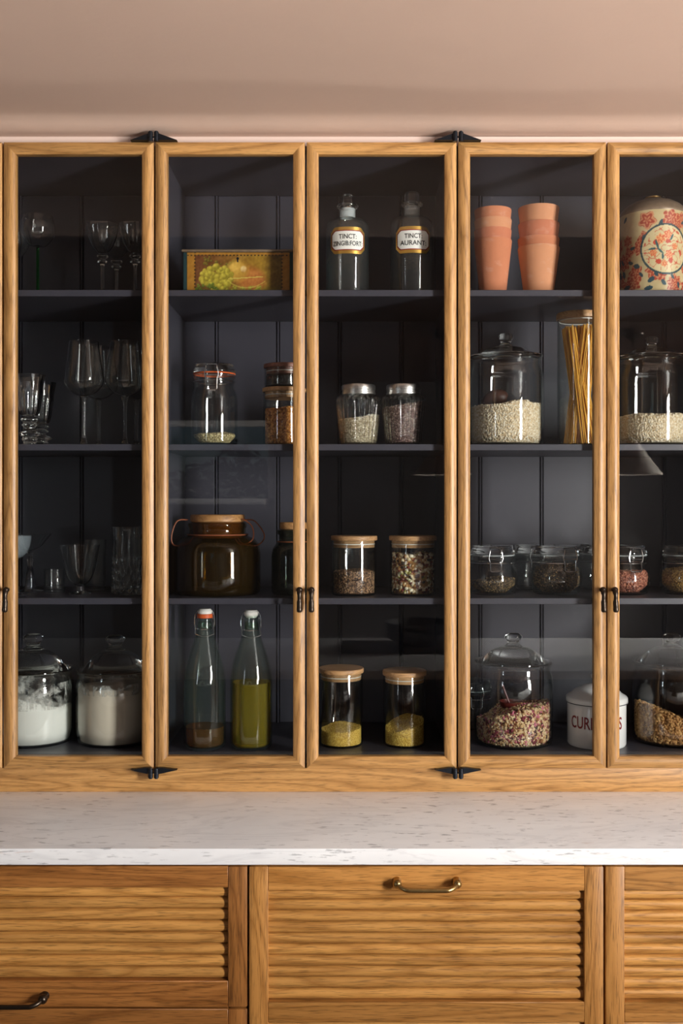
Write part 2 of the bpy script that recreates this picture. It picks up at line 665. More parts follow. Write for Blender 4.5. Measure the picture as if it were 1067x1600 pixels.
def holed_wall(name, axis, at, a0, a1, h0, h1, b0, b1, mat):
    """A 10 cm wall with one opening b0..b1 x h0..h1."""
    m = MB()
    lo, hi = (at, at + .1) if at > 0 else (at - .1, at)
    for p0, p1, z0, z1 in ((a0, b0, 0, CEIL + .018), (b1, a1, 0, CEIL + .018), (b0, b1, 0, h0), (b0, b1, h1, CEIL + .018)):
        if axis == 0:
            m.box(lo, hi, p0, p1, z0, z1)
        else:
            m.box(p0, p1, lo, hi, z0, z1)
    return struct(name, m, mat)


holed_wall('wall_right', 0, RX, RY, BACKY, 0.3, 2.28, -3.2, -2.4, wall_m)
holed_wall('wall_left', 0, LX, RY, BACKY, 0.85, 2.15, -3.8, -2.8, darkwall)
holed_wall('wall_rear', 1, RY, LX, RX, 1.5, 2.06, -1.25, -0.45, darkwall)


def window(name, axis, at, b0, b1, h0, h1):
    e = bpy.data.objects.new(name, None)
    link(e, None, (at, (b0 + b1) / 2, h0) if axis == 0 else ((b0 + b1) / 2, at, h0))
    e['kind'] = 'structure'
    def bar(n, p0, p1, z0, z1):
        lo, hi = (at + .03, at + .08) if at > 0 else (at - .08, at - .03)
        m = MB()
        (m.box(lo, hi, p0, p1, z0, z1) if axis == 0 else m.box(p0, p1, lo, hi, z0, z1))
        m.build(n, white_paint, e)
    bar('jamb', b0, b0 + .04, h0, h1)
    bar('jamb', b1 - .04, b1, h0, h1)
    bar('sill', b0, b1, h0, h0 + .04)
    bar('head', b0, b1, h1 - .04, h1)
    m = MB()
    q = at + .055 if at > 0 else at - .055
    (m.box(q - .002, q + .002, b0, b1, h0, h1) if axis == 0 else m.box(b0, b1, q - .002, q + .002, h0, h1))
    m.build('pane', pane_m, e)


window('window_1', 0, RX, -3.2, -2.4, 0.3, 2.28)
window('window_2', 0, LX, -3.8, -2.8, 0.85, 2.15)
window('window_3', 1, RY, -1.25, -0.45, 1.5, 2.06)

ZD_TOP, ZD_BOT = Z(221.5, 0), Z(1201, 0)
struct('trim_1', MB().box(-2.6, 2.6, 0.012, 0.05, 0.9, ZD_BOT - 0.0015, 0.001), oak[0])      # oak rail under the doors
struct('trim_2', MB().box(-2.6, 2.6, 0.03, 0.08, ZD_TOP + 0.001, CEIL), trim_m)              # painted strip over the doors

# ------------------------------------------------------------------ glazed wall cabinets
ZF, Z3, Z2, Z1, ZT = 0.9772, Z(934.5, .03), Z(694, .03), Z(453, .03), 2.262
SHT = 0.0135
YS, YB = 0.03, 0.345
SEAM = [-233.0, 3.5, 241.0, 477.6, 714.8, 948.7, 1185.0]
FW = 0.0248                                                                   # width of a door frame member


def member(x0, x1, z0, z1, side):
    """One mitred, round-faced member of a door frame."""
    prof = [(0.0, 0.021), (0.0, 0.0035)]
    for i in range(1, 8):
        a = i / 8
        prof.append((FW * a, 0.0035 * (1 - math.sin(a * PI)) - 0.0012 * math.sin(a * PI)))
    prof += [(FW, 0.0045), (FW, 0.021)]
    n = len(prof)
    v = []
    for end in (0, 1):
        for u, y in prof:
            if side in 'LR':
                x = x0 + u if side == 'L' else x1 - u
                z = z0 + u if end == 0 else z1 - u
            else:
                z = z1 - u if side == 'T' else z0 + u
                x = x0 + u if end == 0 else x1 - u
            v.append((x, y, z))
    f = [tuple(range(n)), tuple(range(2 * n - 1, n - 1, -1))] + [(i, (i + 1) % n, (i + 1) % n + n, i + n) for i in range(n)]
    return MB().add(v, f)


def door(cab, p0, p1, hinge):
    d = holder('door', cab)
    g = 1.5
    x0, x1 = X(p0 + g, 0), X(p1 - g, 0)
    for sd in 'LR':
        member(x0, x1, ZD_BOT, ZD_TOP, sd).build('stile', oak[2], d, sharp=30)
    for sd in 'TB':
        member(x0, x1, ZD_BOT, ZD_TOP, sd).build('rail', oak[0], d, sharp=30)
    MB().box(x0 + FW - .004, x1 - FW + .004, 0.010, 0.014, ZD_BOT + FW - .004, ZD_TOP - FW + .004).build('glass_pane', pane_m, d)
    # cranked pull
    hx = x1 - 0.0105 if hinge == 'L' else x0 + 0.0105
    hz = Z(921, 0)
    m = MB()
    m.tube([(hx, 0.002, hz), (hx, -0.012, hz)], 0.0042, 14)
    ball = [(0.0068 * math.sin(t), -0.0068 * math.cos(t)) for t in np.linspace(0, PI, 9)]
    m.lathe([(max(r, 0), hz + z) for r, z in ball], hx, -0.0145, 16)
    m.tube(smooth_path([(hx, -0.015, hz), (hx, -0.021, hz - 0.010), (hx, -0.020, hz - 0.024), (hx, -0.0225, hz - 0.040), (hx, -0.0225, hz - 0.046)], 4),
           [0.0056] * 4 + [0.0044] * 4 + [0.0056] * 4 + [0.0060, 0.0058, 0.0054, 0.0048, 0.003], 12)
    m.build('handle', bronze, d)
    # wedge strap hinges at the top and foot of the hung edge
    for top in (True, False):
        s = 1 if hinge == 'L' else -1
        hx0 = x0 if hinge == 'L' else x1
        zz = ZD_TOP if top else ZD_BOT
        q = 1 if top else -1
        m = MB()
        tip, kn = hx0 + s * 0.047, hx0 + s * 0.004
        if top:
            poly = [(tip, zz + 0.0008), (kn, zz + 0.0165), (kn, zz + 0.0008)]
        else:
            poly = [(tip, zz - 0.001), (kn + s * 0.012, zz + 0.004), (kn, zz + 0.004), (kn, zz - 0.0105)]
        m.prism(poly, -0.009, 0.006)
        m.tube([(kn, -0.010, zz - q * 0.003), (kn, -0.010, zz + q * 0.0165)], 0.0052, 14)
        m.tube([(kn, -0.010, zz + q * 0.0165), (kn, -0.010, zz + q * 0.0185)], 0.0036, 12)
        m.tube([(kn, -0.010, zz + q * 0.005), (kn, -0.010, zz + q * 0.0075)], 0.0060, 14)
        m.build('hinge', iron, d, sharp=30)
    return d


def wall_cabinet(label, s0, s1, s2, grooves):
    xa, xb = X(s0, YS), X(s2, YS)
    cab = thing('glazed_cabinet', label, 'cabinet', ((xa + xb) / 2, (YS + YB) / 2, ZF - .018), 'row of glazed oak wall cabinets')
    T = 0.018
    e = 0.0006
    for x in (xa + e, xb - T - e):
        MB().box(x, x + T, YS - .006, YB, ZF - .018, ZD_TOP - .001).build('side_panel', paint, cab)
    MB().box(xa + T, xb - T, YS - .006, YB, ZT, ZD_TOP - .001).build('top_panel', paint, cab)
    MB().box(xa + T, xb - T, YS - .006, YB, ZF - .018, ZF).build('bottom_panel', paint, cab)
    for z in (Z1, Z2, Z3):
        MB().box(xa + T + .0004, xb - T - .0004, YS, YB, z - SHT, z, 0.0007, 1).build('shelf', paint, cab)
    # tongue-and-groove back, each board with a bead along its edge
    MB().box(xa + e, xb - e, YB + .007, YB + .012, ZF - .018, ZD_TOP - .001).build('back_sheet', paint, cab)
    gx = [xa + T] + [X(p, YB) for p in grooves] + [xb - T]
    for i, (a, b) in enumerate(zip(gx, gx[1:])):
        m = MB()
        a2 = a + (0.0045 if i else 0)
        b2 = b - (0.0045 if i < len(gx) - 2 else 0)
        m.box(a2, b2, YB, YB + .007, ZF, ZT, 0.0012, 1)
        if i < len(gx) - 2:
            n = 8
            v = []
            for z in (ZF, ZT):
                for k_ in range(n):
                    t = PI * k_ / (n - 1)
                    v.append((b - 0.0031 * math.cos(t), YB + .006 - 0.0078 * math.sin(t), z))
            m.add(v, [(k_, k_ + 1, k_ + 1 + n, k_ + n) for k_ in range(n - 1)])
        m.build('back_board', paint, cab)
    door(cab, s0, s1, 'L')
    door(cab, s1, s2, 'R')
    return cab


wall_cabinet('oak glazed cabinet of stemware, tumblers and flour jars, at the shadowed end of the row', SEAM[0], SEAM[1], SEAM[2], [-160, -64, 32, 128, 225])
wall_cabinet('oak glazed cabinet with the painted fruit tin, apothecary bottles and swing-top bottles', SEAM[2], SEAM[3], SEAM[4], [338, 434, 531, 627])
wall_cabinet('oak glazed cabinet with terracotta pots, spaghetti jar and the currants canister', SEAM[4], SEAM[5], SEAM[6], [750, 846, 942, 1038, 1134])

ZF, Z3, Z2, Z1 = ZF + .0004, Z3 + .0004, Z2 + .0004, Z1 + .0004            # things stand a hair above the boards

# ------------------------------------------------------------------ worktop and base units
wt = MB().box(-2.6, 2.6, -0.35, BACKY - .002, 0.8705, 0.9, 0.002, 2).build('marble_worktop', marble, None, (0, 0, 0.8705))
tag(wt, 'long white marble worktop with grey flecks under the glazed cabinets', 'worktop')
YF = -0.33
KF = sc(YF)


def bar_handle(x0, x1, z, parent, mat=None):
    """Two round roses and a drooping bar between them."""
    m = MB()
    for x, s in ((x0, 1), (x1, -1)):
        ball = [(0.0085 * math.sin(t), -0.0085 * math.cos(t)) for t in np.linspace(0, PI, 10)]
        m.lathe([(max(r, 0), z + q) for r, q in ball], x, YF - 0.013, 18)
        m.tube([(x, YF + 0.001, z), (x, YF - 0.010, z)], [0.0085, 0.0055], 16)
    pts = [(x0, YF - 0.015, z), (x0 + 0.006, YF - 0.023, z - 0.003), (x0 + 0.016, YF - 0.029, z - 0.0055), (x0 + 0.028, YF - 0.030, z - 0.006),
           (x1 - 0.028, YF - 0.030, z - 0.006), (x1 - 0.016, YF - 0.029, z - 0.0055), (x1 - 0.006, YF - 0.023, z - 0.003), (x1, YF - 0.015, z)]
    m.tube(smooth_path(pts, 4), 0.0042, 12)
    return m.build('handle', mat or brass, parent)


def reeded_front(parent, name, p0, p1, rows, handle=None):
    """A framed front; rows = [(top_row, bottom_row, 'rail' or number of reeds), ...] in photo rows at the front plane."""
    d = holder(name, parent)
    x0, x1 = X(p0, YF), X(p1, YF)
    sw = 30 * KF
    ztop, zbot = Z(rows[0][0], YF), Z(rows[-1][1], YF)
    for a, b in ((x0, x0 + sw), (x1 - sw, x1)):
        MB().box(a, b, YF, YF + .021, zbot, ztop, 0.0022, 2).build('stile', (oakd if name == 'drawer' else oakm)[2], d)
    for r0, r1, kind in rows:
        za, zb = Z(r0, YF), Z(r1, YF)
        if kind == 'rail':
            MB().box(x0 + sw - .0005, x1 - sw + .0005, YF + .0006, YF + .021, zb, za, 0.0012, 1).build('rail', (oakd if name == 'drawer' else oakm)[0], d)
        else:
            n = kind
            h = (za - zb) / n
            q = 10
            for i in range(n):
                zc = za - h * (i + 0.5)
                v = []
                for x in (x0 + sw - .001, x1 - sw + .001):
                    for t in range(q):
                        a = -PI / 2 + PI * t / (q - 1)
                        v.append((x, YF + 0.0175 - 0.0105 * math.cos(a) ** 0.75 if abs(math.cos(a)) > 1e-6 else YF + 0.0175, zc + math.sin(a) * h * 0.497))
                    v += [(x, YF + .021, zc + h * 0.497), (x, YF + .021, zc - h * 0.497)]
                w = q + 2
                f = [tuple(range(w)), tuple(range(2 * w - 1, w - 1, -1))] + [(k_, (k_ + 1) % w, (k_ + 1) % w + w, k_ + w) for k_ in range(w)]
                MB().add(v, f).build('slat', oaks, d, sharp=50)
    if handle:
        bar_handle(X(handle[0], YF), X(handle[1], YF), Z(handle[2], YF), d, bronze if name == 'drawer' else brass)
    return d


def base_unit(label, p0, p1, fronts):
    xa, xb = X(p0, YF), X(p1, YF)
    u = thing('base_cabinet', label, 'cabinet', ((xa + xb) / 2, 0, 0), 'oak base cabinets under the worktop')
    MB().box(xa, xb, YF + .0235, BACKY - .003, 0.1, 0.869).build('body', oakl[2], u)
    MB().box(xa, xb, YF + .07, BACKY - .003, 0.0, 0.1).build('plinth', oakl[0], u)
    for nm, rows, hd in fronts:
        reeded_front(u, nm, p0 + 1.5, p1 - 1.5, rows, hd)
    return u


def dr(t, h):
    return ('drawer', [(t, t + 33, 'rail'), (t + 33, t + 179, 8), (t + 179, t + 220, 'rail')], h)


base_unit('oak base cabinet of reeded drawers, under the flour jars', -338, 387.5,
          [dr(1354, (-23, 70, 1556)), dr(1577, (-23, 70, 1779)), dr(1800, (-23, 70, 2002))])
tall = [(1354, 1392, 'rail'), (1392, 1566, 10), (1566, 1598, 'rail'), (1598, 1772, 10), (1772, 1804, 'rail'), (1804, 1978, 10), (1978, 2016, 'rail')]
base_unit('oak base cabinet with tall reeded front and a brass bar handle on its top rail', 387.5, 944.5, [('door', tall, (620, 713, 1377))])
base_unit('oak base cabinet with tall reeded front, under the currants canister and cornflake jar', 944.5, 1500, [('door', tall, (1176, 1269, 1377))])


# ------------------------------------------------------------------ shelf contents: helpers
def brow(y, zb):
    return HR + (ZC - zb) / sc(y)


def PR(y, pts):
    return [(r * sc(y), Z(row, y)) for r, row in pts]


ICO_V = None


def ico():
    global ICO_V
    if ICO_V is None:
        bm = bmesh.new()
        bmesh.ops.create_icosphere(bm, subdivisions=1, radius=1)
        bm.verts.index_update()
        ICO_V = (np.array([v.co[:] for v in bm.verts]), np.array([[v.index for v in f.verts] for f in bm.faces]))
        bm.free()
    return ICO_V


def grains(name, label, cat, cx, cy, zb, rad, top, size, n, mat, core, side_frac=0.6, tones=(0, 1), zlean=0.0, flat=1.0):
    """A heap in a round jar: a core body and loose grains on its wall side and top. rad(z) -> radius; top(x, y) in -1..1 -> height."""
    origin = (cx, cy, zb)
    seg, rings = 40, 8
    # core
    m = MB()
    v = [(cx, cy, zb + .0006)]
    f = []
    shrink = max(size) * 0.7
    levels = [0.0, 0.25, 0.5, 0.75, 1.0]
    for lv in levels:
        for i in range(seg):
            a = 2 * PI * i / seg
            ux, uy = math.cos(a), math.sin(a)
            h = max(top(ux, uy) - shrink, 0.002)
            z = zb + .0006 + h * lv
            r = rad(z) - shrink
            v.append((cx + ux * r, cy + uy * r, z))
    for k_ in range(1, rings):
        fr = 1 - k_ / rings
        for i in range(seg):
            a = 2 * PI * i / seg
            ux, uy = math.cos(a) * fr, math.sin(a) * fr
            z = zb + .0006 + max(top(ux, uy) - shrink, .002)
            r = rad(z) - shrink
            v.append((cx + ux * r, cy + uy * r, z))
    v.append((cx, cy, zb + .0006 + max(top(0, 0) - shrink, .002)))
    nr = len(levels) + rings - 1
    for i in range(seg):
        f.append((0, 1 + (i + 1) % seg, 1 + i))
        for k_ in range(nr - 1):
            A, B = 1 + k_ * seg, 1 + (k_ + 1) * seg
            f.append((A + i, A + (i + 1) % seg, B + (i + 1) % seg, B + i))
        A = 1 + (nr - 1) * seg
        f.append((A + i, A + (i + 1) % seg, len(v) - 1))
    core_v, core_f = np.array(v), f
    if n:
        iv, jf = ico()
        ns = int(n * side_frac)
        th = rng.uniform(-PI / 2 - 2.0, -PI / 2 + 2.0, ns)
        hts = np.array([max(top(math.cos(a), math.sin(a)), 0.002) for a in th])
        zz = zb + .001 + rng.uniform(0, 1, ns) * hts
        rr = np.array([rad(z) for z in zz])
        pts = np.stack([cx + rr * np.cos(th), cy + rr * np.sin(th), zz], 1)
        nt = n - ns
        q = np.sqrt(rng.uniform(0, 1, nt)) * 0.97
        a2 = rng.uniform(0, 2 * PI, nt)
        tz = zb + .001 + np.array([max(top(x, y), .002) for x, y in zip(q * np.cos(a2), q * np.sin(a2))])
        tr = np.array([rad(z) for z in tz]) - max(size) * 1.25
        pts2 = np.stack([cx + q * tr * np.cos(a2), cy + q * tr * np.sin(a2), tz - rng.uniform(0, .6, nt) * max(size)], 1)
        P = np.concatenate([pts, pts2])
        N = len(P)
        # random orientations
        Q = rng.normal(size=(N, 4))
        Q /= np.linalg.norm(Q, axis=1)[:, None]
        w, x, y, z = Q.T
        R = np.stack([1 - 2 * (y * y + z * z), 2 * (x * y - z * w), 2 * (x * z + y * w), 2 * (x * y + z * w), 1 - 2 * (x * x + z * z), 2 * (y * z - x * w),
                      2 * (x * z - y * w), 2 * (y * z + x * w), 1 - 2 * (x * x + y * y)], 1).reshape(N, 3, 3)
        sv = iv * np.array(size)
        sizes = rng.uniform(0.8, 1.15, N)
        L = np.einsum('nij,kj->nki', R, sv) * sizes[:, None, None]
        ux, uy = np.cos(th), np.sin(th)
        ext = (L[:ns, :, 0] * ux[:, None] + L[:ns, :, 1] * uy[:, None]).max(1) + rng.uniform(0.0, 0.35, ns) * max(size) + .0002
        P[:ns, 0] -= ext * ux
        P[:ns, 1] -= ext * uy
        P[:, 2] = np.maximum(P[:, 2], zb + .0004 - L[:, :, 2].min(1))
        V = L + P[:, None, :]
        K = len(iv)
        allv = np.concatenate([core_v, V.reshape(-1, 3)])
        gf = (jf[None, :, :] + (np.arange(N) * K)[:, None, None] + len(core_v)).reshape(-1, 3)
        faces = core_f + gf.tolist()
        tone = np.concatenate([np.full(len(core_v), 0.3), np.repeat(rng.uniform(tones[0], tones[1], N), K)])
    else:
        allv, faces, tone = core_v, core_f, np.full(len(core_v), 0.5)
    me = bpy.data.meshes.new(name)
    me.from_pydata((allv - np.array(origin)).tolist(), [], faces)
    at = me.attributes.new('tone', 'FLOAT', 'POINT')
    at.data.foreach_set('value', tone.astype(np.float32))
    me.polygons.foreach_set('use_smooth', [True] * len(me.polygons))
    me.materials.append(mat)
    o = bpy.data.objects.new(name, me)
    link(o, None, origin)
    tag(o, label, cat, None, 'stuff')
    return o


def wave_top(base, slope=(0, 0), bump=0.004, dome=0.0, seed=0):
    r_ = random.Random(seed)
    ph = [r_.uniform(0, 6) for _ in range(4)]
    def f(x, y):
        return base + slope[0] * x + slope[1] * y + dome * (1 - x * x - y * y) + bump * (math.sin(3.1 * x + ph[0]) + math.sin(2.7 * y + ph[1]) + .6 * math.sin(5.3 * x + ph[2]) + .5 * math.sin(6.1 * y + 3 * x + ph[3])) / 2
    return f


def wire_clip(m, cx, cy, r, z_seal, z_lid, w, hang):
    """Bail clip on the front of a preserving jar: an upper hook over the lid and a hanging loop."""
    y0 = cy - r - 0.003
    m.tube(smooth_path([(cx - w * .5, y0 + .004, z_lid), (cx - w * .5, y0 - .003, z_lid - .006), (cx - w * .62, y0 - .003, z_seal - .002), (cx - w * .5, y0 - .003, z_seal - .012)], 4), 0.0011, 6)
    m.tube(smooth_path([(cx + w * .5, y0 + .004, z_lid), (cx + w * .5, y0 - .003, z_lid - .006), (cx + w * .62, y0 - .003, z_seal - .002), (cx + w * .5, y0 - .003, z_seal - .012)], 4), 0.0011, 6)
    m.tube([(cx - w * .5, y0 + .004, z_lid), (cx + w * .5, y0 + .004, z_lid)], 0.0011, 6)
    m.tube([(cx - w * .62, y0 - .003, z_seal - .004), (cx + w * .62, y0 - .003, z_seal - .004)], 0.0011, 6)
    zl = z_seal - hang
    m.tube([(cx - w * .5, y0 - .003, z_seal - .008), (cx - w * .48, y0 - .005, zl + .003), (cx - w * .38, y0 - .005, zl), (cx + w * .38, y0 - .005, zl), (cx + w * .48, y0 - .005, zl + .003), (cx + w * .5, y0 - .003, z_seal - .008)], 0.0012, 6)
    return m


def ring(m, cx, cy, z, r, t, seg=40):
    m.tube([(cx + r * math.cos(2 * PI * i / seg), cy + r * math.sin(2 * PI * i / seg), z) for i in range(seg)], t, 6, closed=True)
    return m


# ------------------------------------------------------------------ top shelf: stemware
def stem_glass(name, label, cat, px, y, zb, bowl, stem, foot_r, group, stem_mat=solid, bowl_mat=solid, t=0.0014, mod=None, bowl_solid=False):
    """bowl, stem: (radius px, photo row) lists; the foot disc stands on the shelf."""
    cx = X(px, y)
    g = thing(name, label, cat, (cx, y, zb), group)
    b = spline(PR(y, bowl), 5)
    MB().lathe(shell(b, t), cx, y, 64 if mod else 48, mod).build('bowl', bowl_mat, g, sharp=60)
    zt = b[0][1] + .0003
    st = spline([(r * sc(y), Z(row, y)) for r, row in stem], 4) if stem else []
    st = [(0, zt)] + [(r, min(z, zt)) for r, z in st if r > 1e-5] + [(st[-1][0], zb + .0035), (0, zb + .0035)]
    MB().lathe(st[::-1], cx, y, 24).build('stem', stem_mat, g, sharp=60)
    fr = foot_r * sc(y)
    MB().lathe([(0, zb), (fr * .96, zb), (fr, zb + .001), (fr * .55, zb + .0026), (fr * .2, zb + .0045), (0, zb + .0045)], cx, y, 40).build('foot', solid, g, sharp=50)
    return g


hock = [(0, 386), (12, 384), (22, 374), (26.5, 362), (26.5, 352), (24, 344), (22.5, 338)]
stem_glass('hock_glass', 'round-bowled glass on a slender green stem', 'wine glass', 59, .11, Z1, hock, [(3.0, 387), (2.2, 392), (2.2, 430), (2.4, 455), (4, 461)], 24, 'glasses on the top shelf', stemgreen)
hock2 = [(r * .93, 402 + (w - 386) * .93) for r, w in hock]
stem_glass('hock_glass', 'round-bowled glass half hidden by the door stile, behind the green-stemmed glass', 'wine glass', 21, .2, Z1, hock2, [(3.0, 403), (2.2, 408), (2.2, 440), (4, 456)], 22, 'glasses on the top shelf', stemgreen)
orn = [(0, 396), (8, 394), (16, 385), (22, 370), (25, 358), (25.5, 352)]
for px, y, lab in ((160, .12, 'cut cordial glass with knopped stem, foremost of its trio'), (211, .13, 'cut cordial glass with knopped stem beside the hinge stile'), (182, .23, 'cut cordial glass with knopped stem, rearmost of its trio')):
    o2 = [(r, w + (8 if y > .2 else 0)) for r, w in orn]
    b0 = o2[0][1]
    stem_glass('cordial_glass', lab, 'wine glass', px, y, Z1, o2, [(7, b0 + 1), (9, b0 + 5), (5, b0 + 9), (8, b0 + 13), (4, b0 + 17), (2.6, b0 + 24), (2.6, b0 + 52), (5, b0 + 60)], 22, 'glasses on the top shelf', solid, solid, .0018, (12, .06, 0, 9))

# second shelf: pressed goblets and wine glasses
def goblet(px, y, top, lab):
    cx = X(px, y)
    h = brow(y, Z2)
    g = thing('pressed_goblet', lab, 'goblet', (cx, y, Z2), 'pressed goblets on the second shelf')
    b = spline(PR(y, [(0, top + 66), (10, top + 64), (15, top + 58), (18, top + 40), (21, top + 18), (24, top + 2), (24.5, top)]), 5)
    MB().lathe(shell(b, .0028), cx, y, 72, (12, .10, 0, Z(top + 24, y))).build('bowl', solid, g, sharp=60)
    k0 = top + 66
    s = (h - k0) / 46
    st = PR(y, [(9, k0), (13, k0 + 4 * s), (9, k0 + 9 * s), (12, k0 + 13 * s), (8, k0 + 17 * s), (10, k0 + 22 * s), (17, k0 + 27 * s), (10, k0 + 32 * s), (12, k0 + 36 * s), (9, k0 + 39 * s)])
    st = spline(st, 4)
    MB().lathe([(0, Z2 + .004)] + [(st[-1][0], Z2 + .004)] + st[::-1] + [(0, st[0][1])], cx, y, 32, (10, .12, 0, 9)).build('stem', solid, g, sharp=60)
    fr = 17 * sc(y)
    MB().lathe([(0, Z2), (fr, Z2), (fr * 1.02, Z2 + .0025), (fr * .7, Z2 + .0045), (0, Z2 + .0045)], cx, y, 40).build('foot', solid, g)


goblet(46, .10, 586, 'pressed glass goblet with knobbly stem against the door stile')
goblet(63, .185, 598, 'pressed glass goblet with knobbly stem standing behind another goblet')

wine = [(0, 620), (14, 616), (25, 607), (30.5, 596), (29.5, 583), (26, 560), (23, 538), (22.8, 534)]
for px, y, dw, lab in ((131, .09, 0, 'tall wine glass standing alone in front on the second shelf'), (154, .2, 12, 'tall wine glass second from the goblets, set back'), (195, .10, 0, 'tall wine glass in front, next to the hinge stile'), (213, .21, 13, 'tall wine glass at the back, mostly behind the hinge stile')):
    q = .95 if y > .15 else 1
    wb = [(r * q, 620 + dw * .4 + (w - 620) * q) for r, w in wine]
    b0 = wb[0][1]
    e0 = brow(y, Z2)
    stem_glass('wine_glass', lab, 'wine glass', px, y, Z2, wb, [(5.5, b0), (4.2, b0 + 6), (3.2, b0 + 14), (2.9, b0 + 40), (3.2, e0 - 12), (6, e0 - 3)], 26 * q, 'tall wine glasses on the second shelf')

# third shelf: coupes and tumblers
coupe = [(0, 873), (8, 871), (16, 864), (21, 854), (23, 843), (23.5, 837)]
stem_glass('coupe_glass', 'frosted blue-grey coupe cut off by the door stile', 'coupe', 25, .10, Z3, coupe, [(4, 874), (3, 880), (3, 905), (5, 921)], 21, 'coupes on the third shelf', solid, frost_thin)
coupe2 = [(0, 861), (7, 859), (17, 853), (25, 843), (31, 836), (32, 834)]
stem_glass('coupe_glass', 'clear shallow coupe with a faceted stem, behind the frosted coupe', 'coupe', 47, .2, Z3, coupe2, [(5, 862), (3.5, 868), (5, 876), (3.5, 884), (6, 895), (8, 912)], 20, 'coupes on the third shelf', solid, solid, .0018, (10, .08, 0, 9))


def tumbler(name, label, px, y, zb, prof, t=.003, mod=None, mat=solid, tb=.008, seg=72):
    cx = X(px, y)
    m = MB().lathe(shell([(0, zb)] + PR(y, prof), t, tb), cx, y, seg, mod)
    o = m.build(name, mat, None, (cx, y, zb), sharp=60)
    return tag(o, label, 'tumbler', 'tumblers on the third shelf')


e = brow(.17, Z3)
tumbler('shot_tumbler', 'small straight glass tumbler beside the clear coupe', 85, .17, Z3, [(15.5, e), (16, e - 6), (16, 890)], .002, None, clear, .006)
e = brow(.13, Z3)
cx = X(125, .13)
g = thing('footed_tumbler', 'footed glass tumbler with an engraved flaring bowl', 'tumbler', (cx, .13, Z3), 'tumblers on the third shelf')
fb = spline(PR(.13, [(0, 915), (10, 912), (18, 903), (23, 888), (27, 868), (30, 854), (30.5, 851)]), 5)
MB().lathe(shell(fb, .0018, .003), cx, .13, 72, (24, .035, Z(895, .13), Z(868, .13))).build('bowl', solid, g, sharp=60)
MB().lathe([(0, Z3)] + PR(.13, [(17, e)]) + [(17 * sc(.13), Z3 + .0025), (6 * sc(.13), Z3 + .006), (5 * sc(.13), Z(916, .13)), (9 * sc(.13), Z(912.5, .13)), (0, Z(914.6, .13))], cx, .13, 40).build('foot', solid, g)
e = brow(.24, Z3)
tumbler('straight_tumbler', 'plain tall tumbler behind the footed tumbler', 148, .24, Z3, [(15, e), (16.5, e - 5), (18, 843)], .002, None, clear, .006)
e = brow(.13, Z3)
zh0, zh1 = Z3, Z(872, .13)
def cut(a, z, r):
    if z < zh1:
        return r * (1 - .13 * abs(math.sin(7 * a + (z - zh0) * 90)) * abs(math.sin(7 * a - (z - zh0) * 90)))
    return r * (1 - .05 * abs(math.sin(7 * a)) * min(1, (Z(832, .13) - z) / .02 if z < Z(832, .13) else 0))
tumbler('cut_highball', 'heavy cut-crystal highball glass next to the hinge stile', 201, .13, Z3,
        [(24, e), (27, e - 3)] + [(27.2 - .1 * k_, e - 3 - 4 * k_) for k_ in range(1, 25)] + [(26, 823)], .0042, cut, solid, .014, 112)


# ------------------------------------------------------------------ decorated tins
def srgb_arr(a):
    a = np.clip(a, 0, 255) / 255
    return np.where(a <= 0.04045, a / 12.92, ((a + 0.055) / 1.055) ** 2.4)


def set_print(me, rgb):
    col = me.color_attributes.new('print', 'FLOAT_COLOR', 'POINT')
    out = np.ones((len(me.vertices), 4), np.float32)
    out[:, :3] = srgb_arr(rgb)
    col.data.foreach_set('color', out.ravel())


def hash_noise(u, v, f, seed):
    r_ = np.random.default_rng(seed)
    s = np.zeros_like(u)
    for _ in range(7):
        a = r_.uniform(0, 2 * PI)
        fr = f * r_.uniform(.6, 1.5)
        s += np.sin(fr * (u * math.cos(a) + v * math.sin(a)) + r_.uniform(0, 6))
    return s / 7


# fruit tin
y = .10
tx0, tx1, tz1 = X(286, y - .04), X(459, y - .04), Z(394, y - .04)
tin = thing('biscuit_tin', 'oblong tin with a painted fruit still life and teal corners', 'tin', ((tx0 + tx1) / 2, y, Z1))
MB().box(tx0, tx1, y - .04, y + .085, Z1, tz1, .002, 2).build('body', teal_tin, tin)
MB().box(tx0 - .003, tx1 + .003, y - .0435, y + .088, tz1, tz1 + .0055, .0015, 2).build('lid', tin_dark, tin)
nu, nv = 230, 84
fx0, fx1, fz0, fz1 = tx0 + .009, tx1 - .009, Z1 + .0015, tz1 - .001
U, V = np.meshgrid(np.linspace(0, 1, nu), np.linspace(0, 1, nv))
U, V = U.ravel(), V.ravel()
asp = (fx1 - fx0) / (fz1 - fz0)
A = U * asp                                                              # same unit as V
col = np.zeros((len(U), 3))
def lerp(a, b, t):
    t = np.clip(t, 0, 1)[:, None]
    return np.array(a) * (1 - t) + np.array(b) * t
col = lerp((104, 62, 36), (150, 118, 40), (U - .15) * 1.9)
col = col * (1 - np.clip((U - .72) * 2.2, 0, .35))[:, None]  # right end darkened: the stile's shadow painted into the print
col += (hash_noise(A, V, 9, 1) * 16 + hash_noise(A, V, 30, 2) * 9)[:, None]
g_ = np.clip((.16 - V) * 6, 0, 1) * np.clip((U - .05) * 8, 0, 1)
col = col * (1 - .55 * g_[:, None]) + np.array((104, 108, 40)) * .55 * g_[:, None]
rr_ = np.random.default_rng(11)
